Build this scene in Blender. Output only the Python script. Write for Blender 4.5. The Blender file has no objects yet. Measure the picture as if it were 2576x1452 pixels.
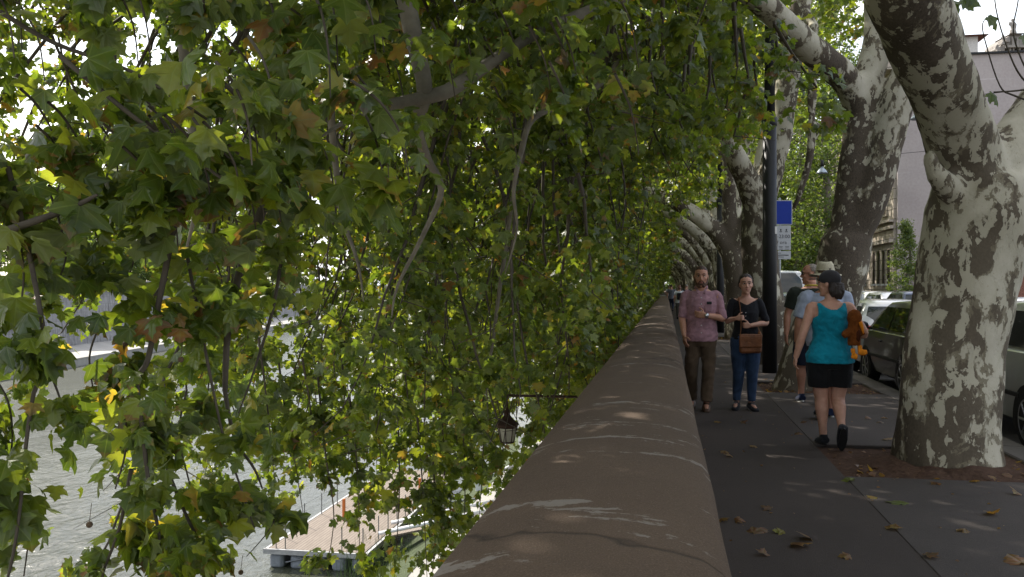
import bpy, math, random
import numpy as np
from mathutils import Vector, Matrix, noise as mnoise
PI = math.pi
scene = bpy.context.scene
COL = scene.collection
rng = np.random.default_rng(11)
random.seed(5)

# ---------------------------------------------------------------- camera
EYE, FPX, TH = 1.5, 2200.0, math.radians(10.0)
CT, ST = math.cos(TH), math.sin(TH)
def W(px, py, t):
    """point seen at (px,py) of the 2576 wide picture, t metres ahead of the camera"""
    u = (px - 1288) / FPX
    return Vector((t * (-ST + CT * u), t * (CT + ST * u), EYE - (py - 726) / FPX * t))
def G(px, py, z=0.0):
    return W(px, py, (EYE - z) * FPX / (py - 726))
cam = bpy.data.cameras.new("camera")
co = bpy.data.objects.new("camera", cam)
COL.objects.link(co)
co.location = (0, 0, EYE)
co.rotation_euler = (PI / 2, 0, TH)
cam.sensor_width = 36
cam.lens = FPX / 2576 * 36
cam.clip_start, cam.clip_end = 0.05, 3000
scene.camera = co

# ---------------------------------------------------------------- materials
def new_mat(name):
    m = bpy.data.materials.new(name)
    m.use_nodes = True
    nt = m.node_tree
    for n in list(nt.nodes):
        nt.nodes.remove(n)
    out = nt.nodes.new('ShaderNodeOutputMaterial')
    return m, nt, out
class NB:
    """tiny node builder"""
    def __init__(s, nt): s.nt = nt
    def n(s, typ, **kw):
        nd = s.nt.nodes.new(typ)
        for k, v in kw.items():
            if k in nd.inputs.keys() if isinstance(k, str) else False:
                pass
            setattr(nd, k, v)
        return nd
    def link(s, a, b): s.nt.links.new(a, b)
    def coord(s, kind='Object', scale=(1, 1, 1)):
        tc = s.n('ShaderNodeTexCoord')
        mp = s.n('ShaderNodeMapping')
        mp.inputs['Scale'].default_value = scale
        s.link(tc.outputs[kind], mp.inputs['Vector'])
        return mp.outputs['Vector']
    def pos(s, scale=(1, 1, 1)):
        g = s.n('ShaderNodeNewGeometry')
        mp = s.n('ShaderNodeMapping')
        mp.inputs['Scale'].default_value = scale
        s.link(g.outputs['Position'], mp.inputs['Vector'])
        return mp.outputs['Vector']
    def noise(s, vec, scale, detail=3, rough=.5, dist=0.0):
        t = s.n('ShaderNodeTexNoise')
        t.inputs['Scale'].default_value = scale
        t.inputs['Detail'].default_value = detail
        t.inputs['Roughness'].default_value = rough
        t.inputs['Distortion'].default_value = dist
        s.link(vec, t.inputs['Vector'])
        return t.outputs['Fac']
    def ramp(s, fac, stops, interp='LINEAR'):
        r = s.n('ShaderNodeValToRGB')
        r.color_ramp.interpolation = interp
        els = r.color_ramp.elements
        while len(els) > 1:
            els.remove(els[-1])
        for i, (p, c) in enumerate(stops):
            if not isinstance(c, (tuple, list)):
                c = (c, c, c)
            e = els[0] if i == 0 else els.new(p)
            e.position = p
            e.color = (c[0], c[1], c[2], 1)
        s.link(fac, r.inputs['Fac'])
        return r.outputs['Color']
    def mix(s, fac, a, b, mode='MIX'):
        m = s.n('ShaderNodeMix', data_type='RGBA', blend_type=mode)
        for sock, v in ((m.inputs[0], fac), (m.inputs[6], a), (m.inputs[7], b)):
            if hasattr(v, 'is_linked'):
                s.link(v, sock)
            elif isinstance(v, (int, float)):
                sock.default_value = v if sock.type == 'VALUE' else (v, v, v, 1)
            else:
                sock.default_value = (v[0], v[1], v[2], 1)
        return m.outputs[2]
    def math(s, op, a, b=0.0):
        m = s.n('ShaderNodeMath', operation=op)
        for sock, v in ((m.inputs[0], a), (m.inputs[1], b)):
            if hasattr(v, 'is_linked'): s.link(v, sock)
            else: sock.default_value = v
        return m.outputs[0]
    def bump(s, h, strength=.3, dist=.02):
        b = s.n('ShaderNodeBump')
        b.inputs['Strength'].default_value = strength
        b.inputs['Distance'].default_value = dist
        s.link(h, b.inputs['Height'])
        return b.outputs['Normal']
    def bsdf(s, color, rough=.7, spec=.3, metal=0.0, normal=None, **kw):
        p = s.n('ShaderNodeBsdfPrincipled')
        for key, v in (('Base Color', color), ('Roughness', rough), ('Specular IOR Level', spec), ('Metallic', metal)):
            sock = p.inputs[key]
            if hasattr(v, 'is_linked'): s.link(v, sock)
            elif isinstance(v, (tuple, list)): sock.default_value = (v[0], v[1], v[2], 1)
            else: sock.default_value = v
        for k, v in kw.items():
            p.inputs[k].default_value = v
        if normal is not None: s.link(normal, p.inputs['Normal'])
        return p
MATS = {}
def plain(name, c, rough=.6, spec=.3, metal=0.0, var=.12, scale=9.0, bump=0.0, bscale=60.0, **kw):
    """painted / cloth / metal surface with a little mottling"""
    if name in MATS: return MATS[name]
    m, nt, out = new_mat(name)
    b = NB(nt)
    v = b.coord('Object')
    f = b.noise(v, scale, 4, .6)
    col = b.ramp(f, [(.3, tuple(x * (1 - var) for x in c)), (.7, tuple(min(1, x * (1 + var)) for x in c))])
    nrm = None
    if bump:
        nrm = b.bump(b.noise(v, bscale, 3), bump, .01)
    p = b.bsdf(col, rough, spec, metal, nrm, **kw)
    b.link(p.outputs[0], out.inputs[0])
    MATS[name] = m
    return m
def fabric(name, c, scale=14, fold=.5, var=.15, rough=.9):
    """cloth with soft folds and a weave"""
    if name in MATS: return MATS[name]
    m, nt, out = new_mat(name)
    b = NB(nt)
    v = b.coord('Object')
    f = b.noise(v, scale * .6, 3, .45, 1.2)
    w = b.noise(v, 400, 2)
    col = b.ramp(f, [(.3, tuple(x * (1 - var) for x in c)), (.7, tuple(x * (1 + var) for x in c))])
    h = b.math('ADD', f, b.math('MULTIPLY', w, .08))
    p = b.bsdf(col, rough, .15, 0, b.bump(h, fold * .5, .03))
    p.inputs['Sheen Weight'].default_value = .1
    b.link(p.outputs[0], out.inputs[0])
    MATS[name] = m
    return m

# ---------------------------------------------------------------- mesh building
class MB:
    def __init__(s): s.v, s.f, s.m = [], [], []
    def add(s, verts, faces, mi=0):
        o = len(s.v)
        s.v += [tuple(p) for p in verts]
        s.f += [tuple(i + o for i in f) for f in faces]
        s.m += [mi] * len(faces)
        return s
    def box(s, c, d, rz=0.0, mi=0, bev=0.0, taper=1.0):
        x, y, z = d[0] / 2, d[1] / 2, d[2] / 2
        if bev <= 0:
            vs = [(-x, -y, -z), (x, -y, -z), (x, y, -z), (-x, y, -z)] + [(a * taper, b * taper, z) for a, b in ((-x, -y), (x, -y), (x, y), (-x, y))]
            fs = [(3, 2, 1, 0), (4, 5, 6, 7), (0, 1, 5, 4), (1, 2, 6, 5), (2, 3, 7, 6), (3, 0, 4, 7)]
        else:
            b = min(bev, x * .95, y * .95, z * .95)
            vs, fs = [], []
            for k, (zz, ins) in enumerate(((-z, b), (-z + b, 0), (z - b, 0), (z, b))):
                for sx, sy in ((-1, -1), (1, -1), (1, 1), (-1, 1)):
                    xx, yy = x - ins, y - ins
                    if ins == 0:
                        a1 = (sx * xx, sy * (yy - b)); a2 = (sx * (xx - b), sy * yy)
                    else:
                        a1 = (sx * xx, sy * (yy - b * .3)); a2 = (sx * (xx - b * .3), sy * yy)
                    pr = (a2, a1) if sx * sy < 0 else (a1, a2)
                    for p in pr: vs.append((p[0], p[1], zz))
            for k in range(3):
                for i in range(8):
                    j = (i + 1) % 8
                    fs.append((k * 8 + i, k * 8 + j, k * 8 + 8 + j, k * 8 + 8 + i))
            fs.append(tuple(range(7, -1, -1))); fs.append(tuple(range(24, 32)))
        cr, sr = math.cos(rz), math.sin(rz)
        s.add([(c[0] + p[0] * cr - p[1] * sr, c[1] + p[0] * sr + p[1] * cr, c[2] + p[2]) for p in vs], fs, mi)
        return s
    def tube(s, pts, rad, n=8, mi=0, cap=True, flat=None):
        pts = [Vector(p) for p in pts]
        k = len(pts)
        if not hasattr(rad, '__len__'): rad = [rad] * k
        t0 = (pts[1] - pts[0]).normalized()
        a = Vector((0, 0, 1)) if abs(t0.z) < .9 else Vector((1, 0, 0))
        u = t0.cross(a).normalized()
        vs, fs = [], []
        for i in range(k):
            t = (pts[min(i + 1, k - 1)] - pts[max(i - 1, 0)])
            t = t.normalized() if t.length > 1e-9 else t0
            u = (u - t * u.dot(t)).normalized()
            w = t.cross(u)
            r = rad[i]
            rx, ry = (r, r) if not hasattr(r, '__len__') else r
            for j in range(n):
                an = 2 * PI * j / n
                vs.append(pts[i] + u * (math.cos(an) * rx) + w * (math.sin(an) * ry))
        for i in range(k - 1):
            for j in range(n):
                j2 = (j + 1) % n
                fs.append((i * n + j, i * n + j2, (i + 1) * n + j2, (i + 1) * n + j))
        if cap:
            fs.append(tuple(range(n - 1, -1, -1)))
            fs.append(tuple(range((k - 1) * n, k * n)))
        s.add(vs, fs, mi)
        return s
    def rings(s, rings, n=16, mi=0, cap=True, pw=2.0):
        """rings: (cx,cy,cz,rx,ry[,tiltx]) superellipse sections stacked along z"""
        vs, fs = [], []
        for R in rings:
            cx, cy, cz, rx, ry = R[:5]
            tl = R[5] if len(R) > 5 else 0.0
            for j in range(n):
                an = 2 * PI * j / n
                c, q = math.cos(an), math.sin(an)
                c = math.copysign(abs(c) ** (2 / pw), c); q = math.copysign(abs(q) ** (2 / pw), q)
                vs.append((cx + c * rx, cy + q * ry, cz + tl * q * ry))
        k = len(rings)
        for i in range(k - 1):
            for j in range(n):
                j2 = (j + 1) % n
                fs.append((i * n + j, i * n + j2, (i + 1) * n + j2, (i + 1) * n + j))
        if cap:
            fs.append(tuple(range(n - 1, -1, -1))); fs.append(tuple(range((k - 1) * n, k * n)))
        s.add(vs, fs, mi)
        return s
    def ball(s, c, r, n=12, mi=0, rot=None):
        if not hasattr(r, '__len__'): r = (r, r, r)
        vs, fs = [], []
        m = max(4, n // 2)
        for i in range(1, m):
            th = PI * i / m
            for j in range(n):
                an = 2 * PI * j / n
                vs.append(Vector((r[0] * math.sin(th) * math.cos(an), r[1] * math.sin(th) * math.sin(an), r[2] * math.cos(th))))
        vs += [Vector((0, 0, r[2])), Vector((0, 0, -r[2]))]
        for i in range(m - 2):
            for j in range(n):
                j2 = (j + 1) % n
                fs.append((i * n + j, (i + 1) * n + j, (i + 1) * n + j2, i * n + j2))
        T, B = len(vs) - 2, len(vs) - 1
        for j in range(n):
            j2 = (j + 1) % n
            fs.append((T, j, j2)); fs.append((B, (m - 2) * n + j2, (m - 2) * n + j))
        if rot is not None: vs = [rot @ p for p in vs]
        s.add([p + Vector(c) for p in vs], fs, mi)
        return s
    def prism(s, poly, axis, a, b, mi=0):
        """poly of 2d points extruded along axis ('x','y','z') from a to b"""
        n = len(poly)
        def P(p, h):
            return (h, p[0], p[1]) if axis == 'x' else (p[0], h, p[1]) if axis == 'y' else (p[0], p[1], h)
        vs = [P(p, a) for p in poly] + [P(p, b) for p in poly]
        fs = [tuple(range(n - 1, -1, -1)), tuple(range(n, 2 * n))] + [(i, (i + 1) % n, n + (i + 1) % n, n + i) for i in range(n)]
        s.add(vs, fs, mi)
        return s
    def mesh(s, name):
        me = bpy.data.meshes.new(name)
        me.from_pydata(s.v, [], s.f)
        if any(s.m): me.polygons.foreach_set('material_index', s.m)
        me.update()
        return me
def put(name, me, mats, parent=None, smooth=False, label=None, cat=None, group=None, kind=None, loc=None, rz=None):
    o = bpy.data.objects.new(name, me)
    COL.objects.link(o)
    if mats is not None:
        for m in (mats if isinstance(mats, (list, tuple)) else [mats]):
            if me is not None and len(me.materials) < len(mats if isinstance(mats, (list, tuple)) else [mats]): me.materials.append(m)
    if smooth and me is not None:
        me.polygons.foreach_set('use_smooth', [True] * len(me.polygons))
    if parent is not None: o.parent = parent
    if loc is not None: o.location = loc
    if rz is not None: o.rotation_euler = (0, 0, rz)
    tag(o, label, cat, group, kind)
    return o
def tag(o, label=None, cat=None, group=None, kind=None):
    if label: o['label'] = label
    if cat: o['category'] = cat
    if group: o['group'] = group
    if kind: o['kind'] = kind
    return o
def thing(name, label, cat, loc=(0, 0, 0), rz=0.0, group=None):
    o = bpy.data.objects.new(name, None)
    COL.objects.link(o)
    o.location = loc
    o.rotation_euler = (0, 0, rz)
    return tag(o, label, cat, group)
KIDS = {}
def copy_tree(src, kids, loc, rz=0.0, scale=None, label=None):
    c = src.copy(); COL.objects.link(c)
    c.location = loc; c.rotation_euler = (0, 0, rz)
    if scale: c.scale = scale
    if label: c['label'] = label
    for k, sub in kids:
        d = k.copy(); COL.objects.link(d); d.parent = c
        for q in sub:
            e = q.copy(); COL.objects.link(e); e.parent = d
    return c
def kids_of(o):
    return [(k, list(k.children)) for k in o.children]
def remesh(mb, voxel, smooth=3, name='m', disp=None):
    """fuse overlapping shapes into one continuous skin"""
    me = mb.mesh(name + '_raw')
    o = bpy.data.objects.new('tmp', me)
    COL.objects.link(o)
    r = o.modifiers.new('r', 'REMESH'); r.mode = 'VOXEL'; r.voxel_size = voxel
    if smooth:
        s = o.modifiers.new('s', 'SMOOTH'); s.iterations = smooth; s.factor = .5
    dg = bpy.context.evaluated_depsgraph_get()
    dg.update()
    out = bpy.data.meshes.new_from_object(o.evaluated_get(dg))
    out.name = name
    bpy.data.objects.remove(o); bpy.data.meshes.remove(me)
    if disp:
        n = len(out.vertices)
        co = np.empty(n * 3, np.float32); out.vertices.foreach_get('co', co)
        no = np.empty(n * 3, np.float32); out.vertices.foreach_get('normal', no)
        co = co.reshape(-1, 3); no = no.reshape(-1, 3)
        h = np.array([disp(Vector(p)) for p in co.tolist()], np.float32)
        co += no * h[:, None]
        out.vertices.foreach_set('co', co.ravel())
        out.update()
    out.polygons.foreach_set('use_smooth', [True] * len(out.polygons))
    return out
def spline(pts, rad, sub=5):
    """Catmull-Rom through the points"""
    P = [np.array(p, float) for p in pts]
    if not hasattr(rad, '__len__'): rad = [rad] * len(P)
    A, R = [], []
    for i in range(len(P) - 1):
        p0, p1, p2, p3 = P[max(i - 1, 0)], P[i], P[i + 1], P[min(i + 2, len(P) - 1)]
        for k in range(sub):
            t = k / sub
            A.append(.5 * (2 * p1 + (p2 - p0) * t + (2 * p0 - 5 * p1 + 4 * p2 - p3) * t * t + (3 * p1 - p0 - 3 * p2 + p3) * t ** 3))
            R.append(rad[i] * (1 - t) + rad[i + 1] * t)
    A.append(P[-1]); R.append(rad[-1])
    return [Vector(a) for a in A], R

def cut(me, fn, thick=.004):
    """open a neckline or arm hole: drop the vertices where fn is true"""
    import bmesh
    bm = bmesh.new(); bm.from_mesh(me)
    bmesh.ops.delete(bm, geom=[v for v in bm.verts if fn(v.co)], context='VERTS')
    bm.to_mesh(me); bm.free()
    return me
# ---------------------------------------------------------------- light and sky
SUN_AZ = math.radians(50)      # to the left of straight ahead (+Y), towards the river
SUN_EL = math.radians(42)
sdir = Vector((-math.sin(SUN_AZ) * math.cos(SUN_EL), math.cos(SUN_AZ) * math.cos(SUN_EL), math.sin(SUN_EL)))
sl = bpy.data.lights.new("sun", 'SUN')
sl.energy = 4.3
sl.angle = math.radians(.7)
sl.color = (1, .94, .84)
so = bpy.data.objects.new("sun", sl)
COL.objects.link(so)
so.rotation_euler = (-sdir).to_track_quat('-Z', 'Y').to_euler()
so.location = sdir * 60
world = bpy.data.worlds.new("World")
scene.world = world
world.use_nodes = True
nt = world.node_tree
for n in list(nt.nodes): nt.nodes.remove(n)
b = NB(nt)
wo = nt.nodes.new('ShaderNodeOutputWorld')
bg = nt.nodes.new('ShaderNodeBackground')
sky = nt.nodes.new('ShaderNodeTexSky')
sky.sky_type = 'NISHITA'
sky.sun_disc = False
sky.sun_elevation = SUN_EL
sky.sun_rotation = -SUN_AZ
sky.air_density = 1.2; sky.dust_density = 2.0
v = b.coord('Generated', (1, 1, 2.2))
cl = b.noise(v, 2.6, 6, .55, .4)
mask = b.ramp(cl, [(.40, 0.0), (.56, 1.0)])
shade = b.ramp(b.noise(v, 5.0, 4, .5), [(.3, (4.2, 4.4, 5.0)), (.7, (7.8, 7.7, 7.5))])
skyc = b.mix(mask, sky.outputs[0], shade)
b.link(skyc, bg.inputs['Color'])
bg.inputs['Strength'].default_value = .15
b.link(bg.outputs[0], wo.inputs[0])
scene.view_settings.view_transform = 'Standard'
scene.view_settings.look = 'None'
scene.view_settings.gamma = 1
scene.view_settings.exposure = 1.0
cy = scene.cycles
cy.use_denoising = True
cy.max_bounces = 7; cy.diffuse_bounces = 4; cy.glossy_bounces = 3; cy.transmission_bounces = 5; cy.transparent_max_bounces = 6
cy.sample_clamp_indirect = 6
cy.caustics_reflective = False; cy.caustics_refractive = False

# ---------------------------------------------------------------- ground materials
def m_asphalt(name, c, patch=.25, wear=0.0):
    m, nt, out = new_mat(name); b = NB(nt)
    v = b.pos()
    big = b.noise(v, .9, 5, .6, .6)
    fine = b.noise(v, 160, 2, .6)
    mid = b.noise(v, 14, 4, .6)
    col = b.ramp(big, [(.3, tuple(x * (1 - patch) for x in c)), (.7, tuple(x * (1 + patch) for x in c))])
    col = b.mix(.45, col, b.ramp(fine, [(.3, tuple(x * .55 for x in c)), (.72, tuple(x * 1.6 for x in c))]))
    col = b.mix(b.ramp(mid, [(.62, 0.0), (.72, .35)]), col, (c[0] * 1.5, c[1] * 1.42, c[2] * 1.3))
    p = b.bsdf(col, .88, .25, 0, b.bump(b.math('ADD', fine, b.math('MULTIPLY', mid, .6)), .55, .006))
    b.link(p.outputs[0], out.inputs[0])
    return m
ASPH = m_asphalt('asphalt_path', (.046, .036, .031))
ASPH2 = m_asphalt('asphalt_panels', (.059, .049, .044))
ROAD = m_asphalt('asphalt_road', (.075, .072, .072))
def m_soil():
    m, nt, out = new_mat('tree_pit_soil'); b = NB(nt)
    v = b.pos()
    f = b.noise(v, 26, 6, .7); g = b.noise(v, 3.2, 4, .6)
    col = b.ramp(f, [(.3, (.035, .02, .014)), (.55, (.085, .05, .034)), (.75, (.15, .095, .06))])
    col = b.mix(b.ramp(g, [(.4, 0.0), (.65, .6)]), col, (.10, .06, .045))
    p = b.bsdf(col, .95, .1, 0, b.bump(f, .9, .03))
    b.link(p.outputs[0], out.inputs[0])
    return m
SOIL = m_soil()
def m_stone(name, c, joint=0.0, jz=.5, dirt=.5, axis='z', streak=True, rough=.85):
    """weathered stone with course joints"""
    m, nt, out = new_mat(name); b = NB(nt)
    v = b.pos()
    f = b.noise(v, 1.1, 6, .65, .5); g = b.noise(v, 24, 3)
    col = b.ramp(f, [(.3, tuple(x * (1 - .35 * dirt) for x in c)), (.68, tuple(min(.9, x * 1.12) for x in c))])
    col = b.mix(.3, col, b.ramp(g, [(.3, tuple(x * .7 for x in c)), (.7, tuple(min(.9, x * 1.2) for x in c))]))
    if streak:
        s = b.noise(b.pos((1, 1, .12)), 1.6, 6, .7, .3)
        col = b.mix(b.ramp(s, [(.5, 0.0), (.72, dirt)]), col, tuple(x * .33 for x in c))
    h = g
    if joint:
        br = b.n('ShaderNodeTexBrick')
        br.inputs['Scale'].default_value = 1.0
        br.inputs['Mortar Size'].default_value = joint
        br.inputs['Brick Width'].default_value = jz * 2.4
        br.inputs['Row Height'].default_value = jz
        br.inputs['Color1'].default_value = (1, 1, 1, 1); br.inputs['Color2'].default_value = (.86, .86, .86, 1)
        br.inputs['Mortar'].default_value = (.35, .35, .35, 1)
        sp = b.n('ShaderNodeSeparateXYZ'); b.link(v, sp.inputs[0])
        cb = b.n('ShaderNodeCombineXYZ')
        b.link(b.math('ADD', sp.outputs[0], sp.outputs[1]), cb.inputs[0]); b.link(sp.outputs[2], cb.inputs[1])
        b.link(cb.outputs[0], br.inputs['Vector'])
        col = b.mix(1.0, col, br.outputs['Color'], 'MULTIPLY')
    p = b.bsdf(col, rough, .25, 0, b.bump(h, .35, .02))
    b.link(p.outputs[0], out.inputs[0])
    return m
KERB = m_stone('kerb_travertine', (.27, .24, .21), .012, 1.0, .35, streak=False)
EMBANK = m_stone('embankment_stone', (.40, .40, .42), .02, .8, .95)
QUAY = m_stone('quay_stone', (.36, .345, .32), .015, .9, .3, streak=False)
TRAV = m_stone('facade_travertine', (.46, .40, .33), .03, .72, .35)

def sheet(name, x0, x1, y0, y1, z, mat, nx=1, ny=1, wob=0.0):
    vs, fs = [], []
    for j in range(ny + 1):
        for i in range(nx + 1):
            x = x0 + (x1 - x0) * i / nx; y = y0 + (y1 - y0) * j / ny
            vs.append((x, y, z + (wob * mnoise.noise(Vector((x * .9, y * .9, z))) if wob else 0)))
    for j in range(ny):
        for i in range(nx):
            a = j * (nx + 1) + i
            fs.append((a, a + 1, a + nx + 2, a + nx + 1))
    return put(name, MB().add(vs, fs).mesh(name), mat, kind='structure')
TREE_Y = [1.6, 8.05, 13.8, 18.5] + [27.0 + 6.2 * i for i in range(22)]
TREE_X = 2.2
# the pavement: dark strip beside the wall, panels between the pits, each pit of soil a little lower
sheet('pavement', .0, 1.4, -20, 260, 0, ASPH, 2, 60, .004)
mbp, mbs = MB(), MB()
edges = [-20.0]
for ty in TREE_Y:
    edges += [ty - .72, ty + .75]
edges.append(260.0)
for i in range(0, len(edges), 2):
    mbp.box((2.225, (edges[i] + edges[i + 1]) / 2, -.046), (1.65, edges[i + 1] - edges[i], .1), bev=.008)
put('pavement_panels', mbp.mesh('pavement_panels'), ASPH2, kind='structure')
so_ = sheet('pit_soil', 1.4, 3.06, -4, 66, -.028, SOIL, 20, 900, .02)
for v_ in so_.data.vertices:   # soil heaped round each trunk
    for ty in TREE_Y[:10]:
        q_ = math.hypot(v_.co.x - TREE_X - .1, v_.co.y - ty)
        if q_ < 1.0: v_.co.z += .085 * math.exp(-((q_ - .40) / .17) ** 2) * (.7 + .6 * mnoise.noise(v_.co * 5)) + .02 * mnoise.noise(v_.co * 14)
sheet('pit_soil', 1.4, 3.06, 66, 260, -.028, SOIL)
mk = MB(); y = -20.0
while y < 200:
    L = 1.0 if y < 60 else 4
    mk.box((3.205, y + L / 2, -.06), (.31, L - .008, .13), bev=.012)
    y += L
put('kerb', mk.mesh('kerb'), KERB, kind='structure')
sheet('road', 3.3, 11.05, -30, 400, -.125, ROAD)
mk = MB(); mk.box((11.2, 185, -.06), (.3, 430, .13), bev=.012)
put('far_kerb', mk.mesh('far_kerb'), KERB, kind='structure')
sheet('far_pavement', 11.34, 60, -30, 400, -.01, ASPH2)
sheet('terrain', 59, 900, -300, 1500, -.05, plain('far_ground', (.12, .11, .08), .9))
LINE = plain('road_paint_white', (.62, .62, .6), .6, var=.2, scale=20)
mk = MB(); y = -10
while y < 160:
    mk.box((7.3, y + 1.5, -.1195), (.12, 3.0, .003)); y += 7.5
put('lane_marking', mk.mesh('lane_marking'), LINE, kind='structure')

# ---------------------------------------------------------------- parapet wall by the river
def m_wall():
    m, nt, out = new_mat('parapet_render'); b = NB(nt)
    v = b.pos()
    big = b.noise(v, 1.6, 5, .6, .5); fine = b.noise(v, 230, 2, .7); mid = b.noise(v, 38, 4, .7)
    c = (.100, .067, .044)
    col = b.ramp(big, [(.3, tuple(x * .74 for x in c)), (.7, tuple(x * 1.25 for x in c))])
    col = b.mix(.5, col, b.ramp(fine, [(.3, tuple(x * .45 for x in c)), (.55, c), (.78, (.24, .17, .12))]))
    col = b.mix(b.ramp(mid, [(.6, 0.0), (.75, .4)]), col, tuple(x * .5 for x in c))
    # worn bands that run across the coping where the render has flaked to grey mortar
    band = b.noise(b.pos((1.1, 5.5, 1)), 1.0, 8, .68, .55)
    brk = b.noise(v, 16, 5, .7)
    wear = b.math('ADD', band, b.math('MULTIPLY', b.math('SUBTRACT', brk, .5), .34))
    col = b.mix(b.ramp(wear, [(.61, 0.0), (.632, .85)]), col, (.22, .19, .16))
    cr = b.n('ShaderNodeTexVoronoi', feature='DISTANCE_TO_EDGE')
    cr.inputs['Scale'].default_value = .42
    wv = b.n('ShaderNodeVectorMath', operation='ADD')
    nz = b.n('ShaderNodeTexNoise'); nz.inputs['Scale'].default_value = 4; b.link(v, nz.inputs['Vector'])
    b.link(b.pos((.25, 1, .25)), wv.inputs[0]); 
    sc = b.n('ShaderNodeVectorMath', operation='SCALE'); sc.inputs['Scale'].default_value = .18
    b.link(nz.outputs['Color'], sc.inputs[0]); b.link(sc.outputs[0], wv.inputs[1]); b.link(wv.outputs[0], cr.inputs['Vector'])
    crack = b.math('MULTIPLY', b.ramp(cr.outputs['Distance'], [(0.0, 1.0), (.0028, 0.0)]), b.ramp(b.noise(v, .7, 2), [(.48, 0.0), (.58, .8)]))
    col = b.mix(b.math('MULTIPLY', crack, .85), col, (.02, .014, .01))
    h = b.math('ADD', b.math('MULTIPLY', fine, .6), b.math('ADD', mid, b.math('MULTIPLY', crack, -1.0)))
    p = b.bsdf(col, .9, .3, 0, b.bump(h, .6, .008))
    b.link(p.outputs[0], out.inputs[0])
    return m
PWALL = m_wall()
prof = [(-.535, -.2), (-.535, .77), (-.515, .85), (-.482, .897), (-.42, .922), (-.33, .942), (-.21, .953), (-.09, .952), (.01, .941), (.075, .925), (.115, .905), (.136, .880), (.147, .84), (.15, .77), (.15, -.2)]
def parapet(y0, y1, n):
    vs, fs = [], []
    k = len(prof)
    for i in range(n + 1):
        y = y0 + (y1 - y0) * i / n
        for q, (x, z) in enumerate(prof):
            w = .006 * mnoise.noise(Vector((x * 3, y * 2.2, z * 3)))
            vs.append((x + w, y, z + (w if z > 0 else 0)))
    for i in range(n):
        for q in range(k - 1):
            fs.append((i * k + q, i * k + q + 1, (i + 1) * k + q + 1, (i + 1) * k + q))
    fs.append(tuple(range(k))); fs.append(tuple(range(n * k + k - 1, n * k - 1, -1)))
    return MB().add(vs, fs).mesh('parapet')
put('parapet_wall', parapet(-4, 66, 420), PWALL, smooth=True, label='long brown rendered parapet wall with rounded top between pavement and river', cat='wall')
mb = MB().box((-.19, 30, -5.4), (.66, 240, 10.4))
put('embankment_wall', mb.mesh('embankment_wall'), EMBANK, label='tall stone embankment wall that drops from the parapet to the quay', cat='wall')
# bay of the parapet far ahead, stepping out over the river
mb = MB()
mb.box((-1.75, 66.4, .42), (3.6, .5, 1.16), bev=.06); mb.box((-3.3, 71, .42), (.5, 8.6, 1.16), bev=.06); mb.box((-1.3, 76, .5), (4.4, .5, 1.3), bev=.06)
mb.box((-1.9, 71, -4), (3.3, 9.6, 7.6))
put('parapet_bay', mb.mesh('parapet_bay'), m_stone('bay_stone', (.30, .28, .26), .015, .6, .7), label='grey stone bay of the parapet stepping out over the river far ahead', cat='wall')
put('parapet_wall', parapet(76.4, 240, 60), PWALL, smooth=True, label='distant stretch of brown parapet wall beyond the grey stone bay', cat='wall')

# ---------------------------------------------------------------- river, quay and far bank
def m_water():
    m, nt, out = new_mat('river_water'); b = NB(nt)
    v = b.pos((1, .55, 1))
    a1 = b.noise(v, .42, 3, .5, .5); a2 = b.noise(v, 2.2, 4, .55, .4); big = b.noise(b.pos((1, .3, 1)), .045, 3, .5, .8)
    calm = b.ramp(big, [(.38, .35), (.6, 1.0)])
    h = b.math('MULTIPLY', b.math('ADD', a1, b.math('MULTIPLY', a2, .34)), calm)
    col = b.ramp(b.noise(v, .08, 3), [(.3, (.028, .032, .022)), (.7, (.05, .054, .036))])
    p = b.bsdf(col, .24, .5, 0, b.bump(h, .55, .5))
    p.inputs['IOR'].default_value = 1.33
    b.link(p.outputs[0], out.inputs[0])
    return m
sheet('river', -130, -6, -150, 900, -10, m_water())
def m_green(name, c1, c2):
    m, nt, out = new_mat(name); b = NB(nt)
    v = b.pos()
    f = b.noise(v, 3.0, 6, .7)
    p = b.bsdf(b.ramp(f, [(.3, c1), (.7, c2)]), .9, .15, 0, b.bump(b.noise(v, 18, 4), .8, .08))
    b.link(p.outputs[0], out.inputs[0])
    return m
BANKG = m_green('bank_grass', (.032, .044, .022), (.085, .105, .05))
sheet('quay', -8.4, -.4, -40, 400, -8.0, QUAY)
# grassy bank below the quay edge
vs, fs = [], []
for i in range(221):
    y = -40 + i * 2
    for q, (x, z) in enumerate(((-8.4, -7.98), (-8.42, -8.4), (-9.6, -8.9), (-11.0, -9.7), (-12.6, -10.6))):
        w = mnoise.noise(Vector((x * .5, y * .35, 0)))
        vs.append((x + (w * .5 if q > 1 else 0), y, z + (w * .18 if q > 1 else 0)))
for i in range(220):
    for q in range(4):
        a = i * 5 + q; fs.append((a, a + 5, a + 6, a + 1))
put('river_bank', MB().add(vs, fs).mesh('river_bank'), BANKG, smooth=True, kind='structure')
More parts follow.
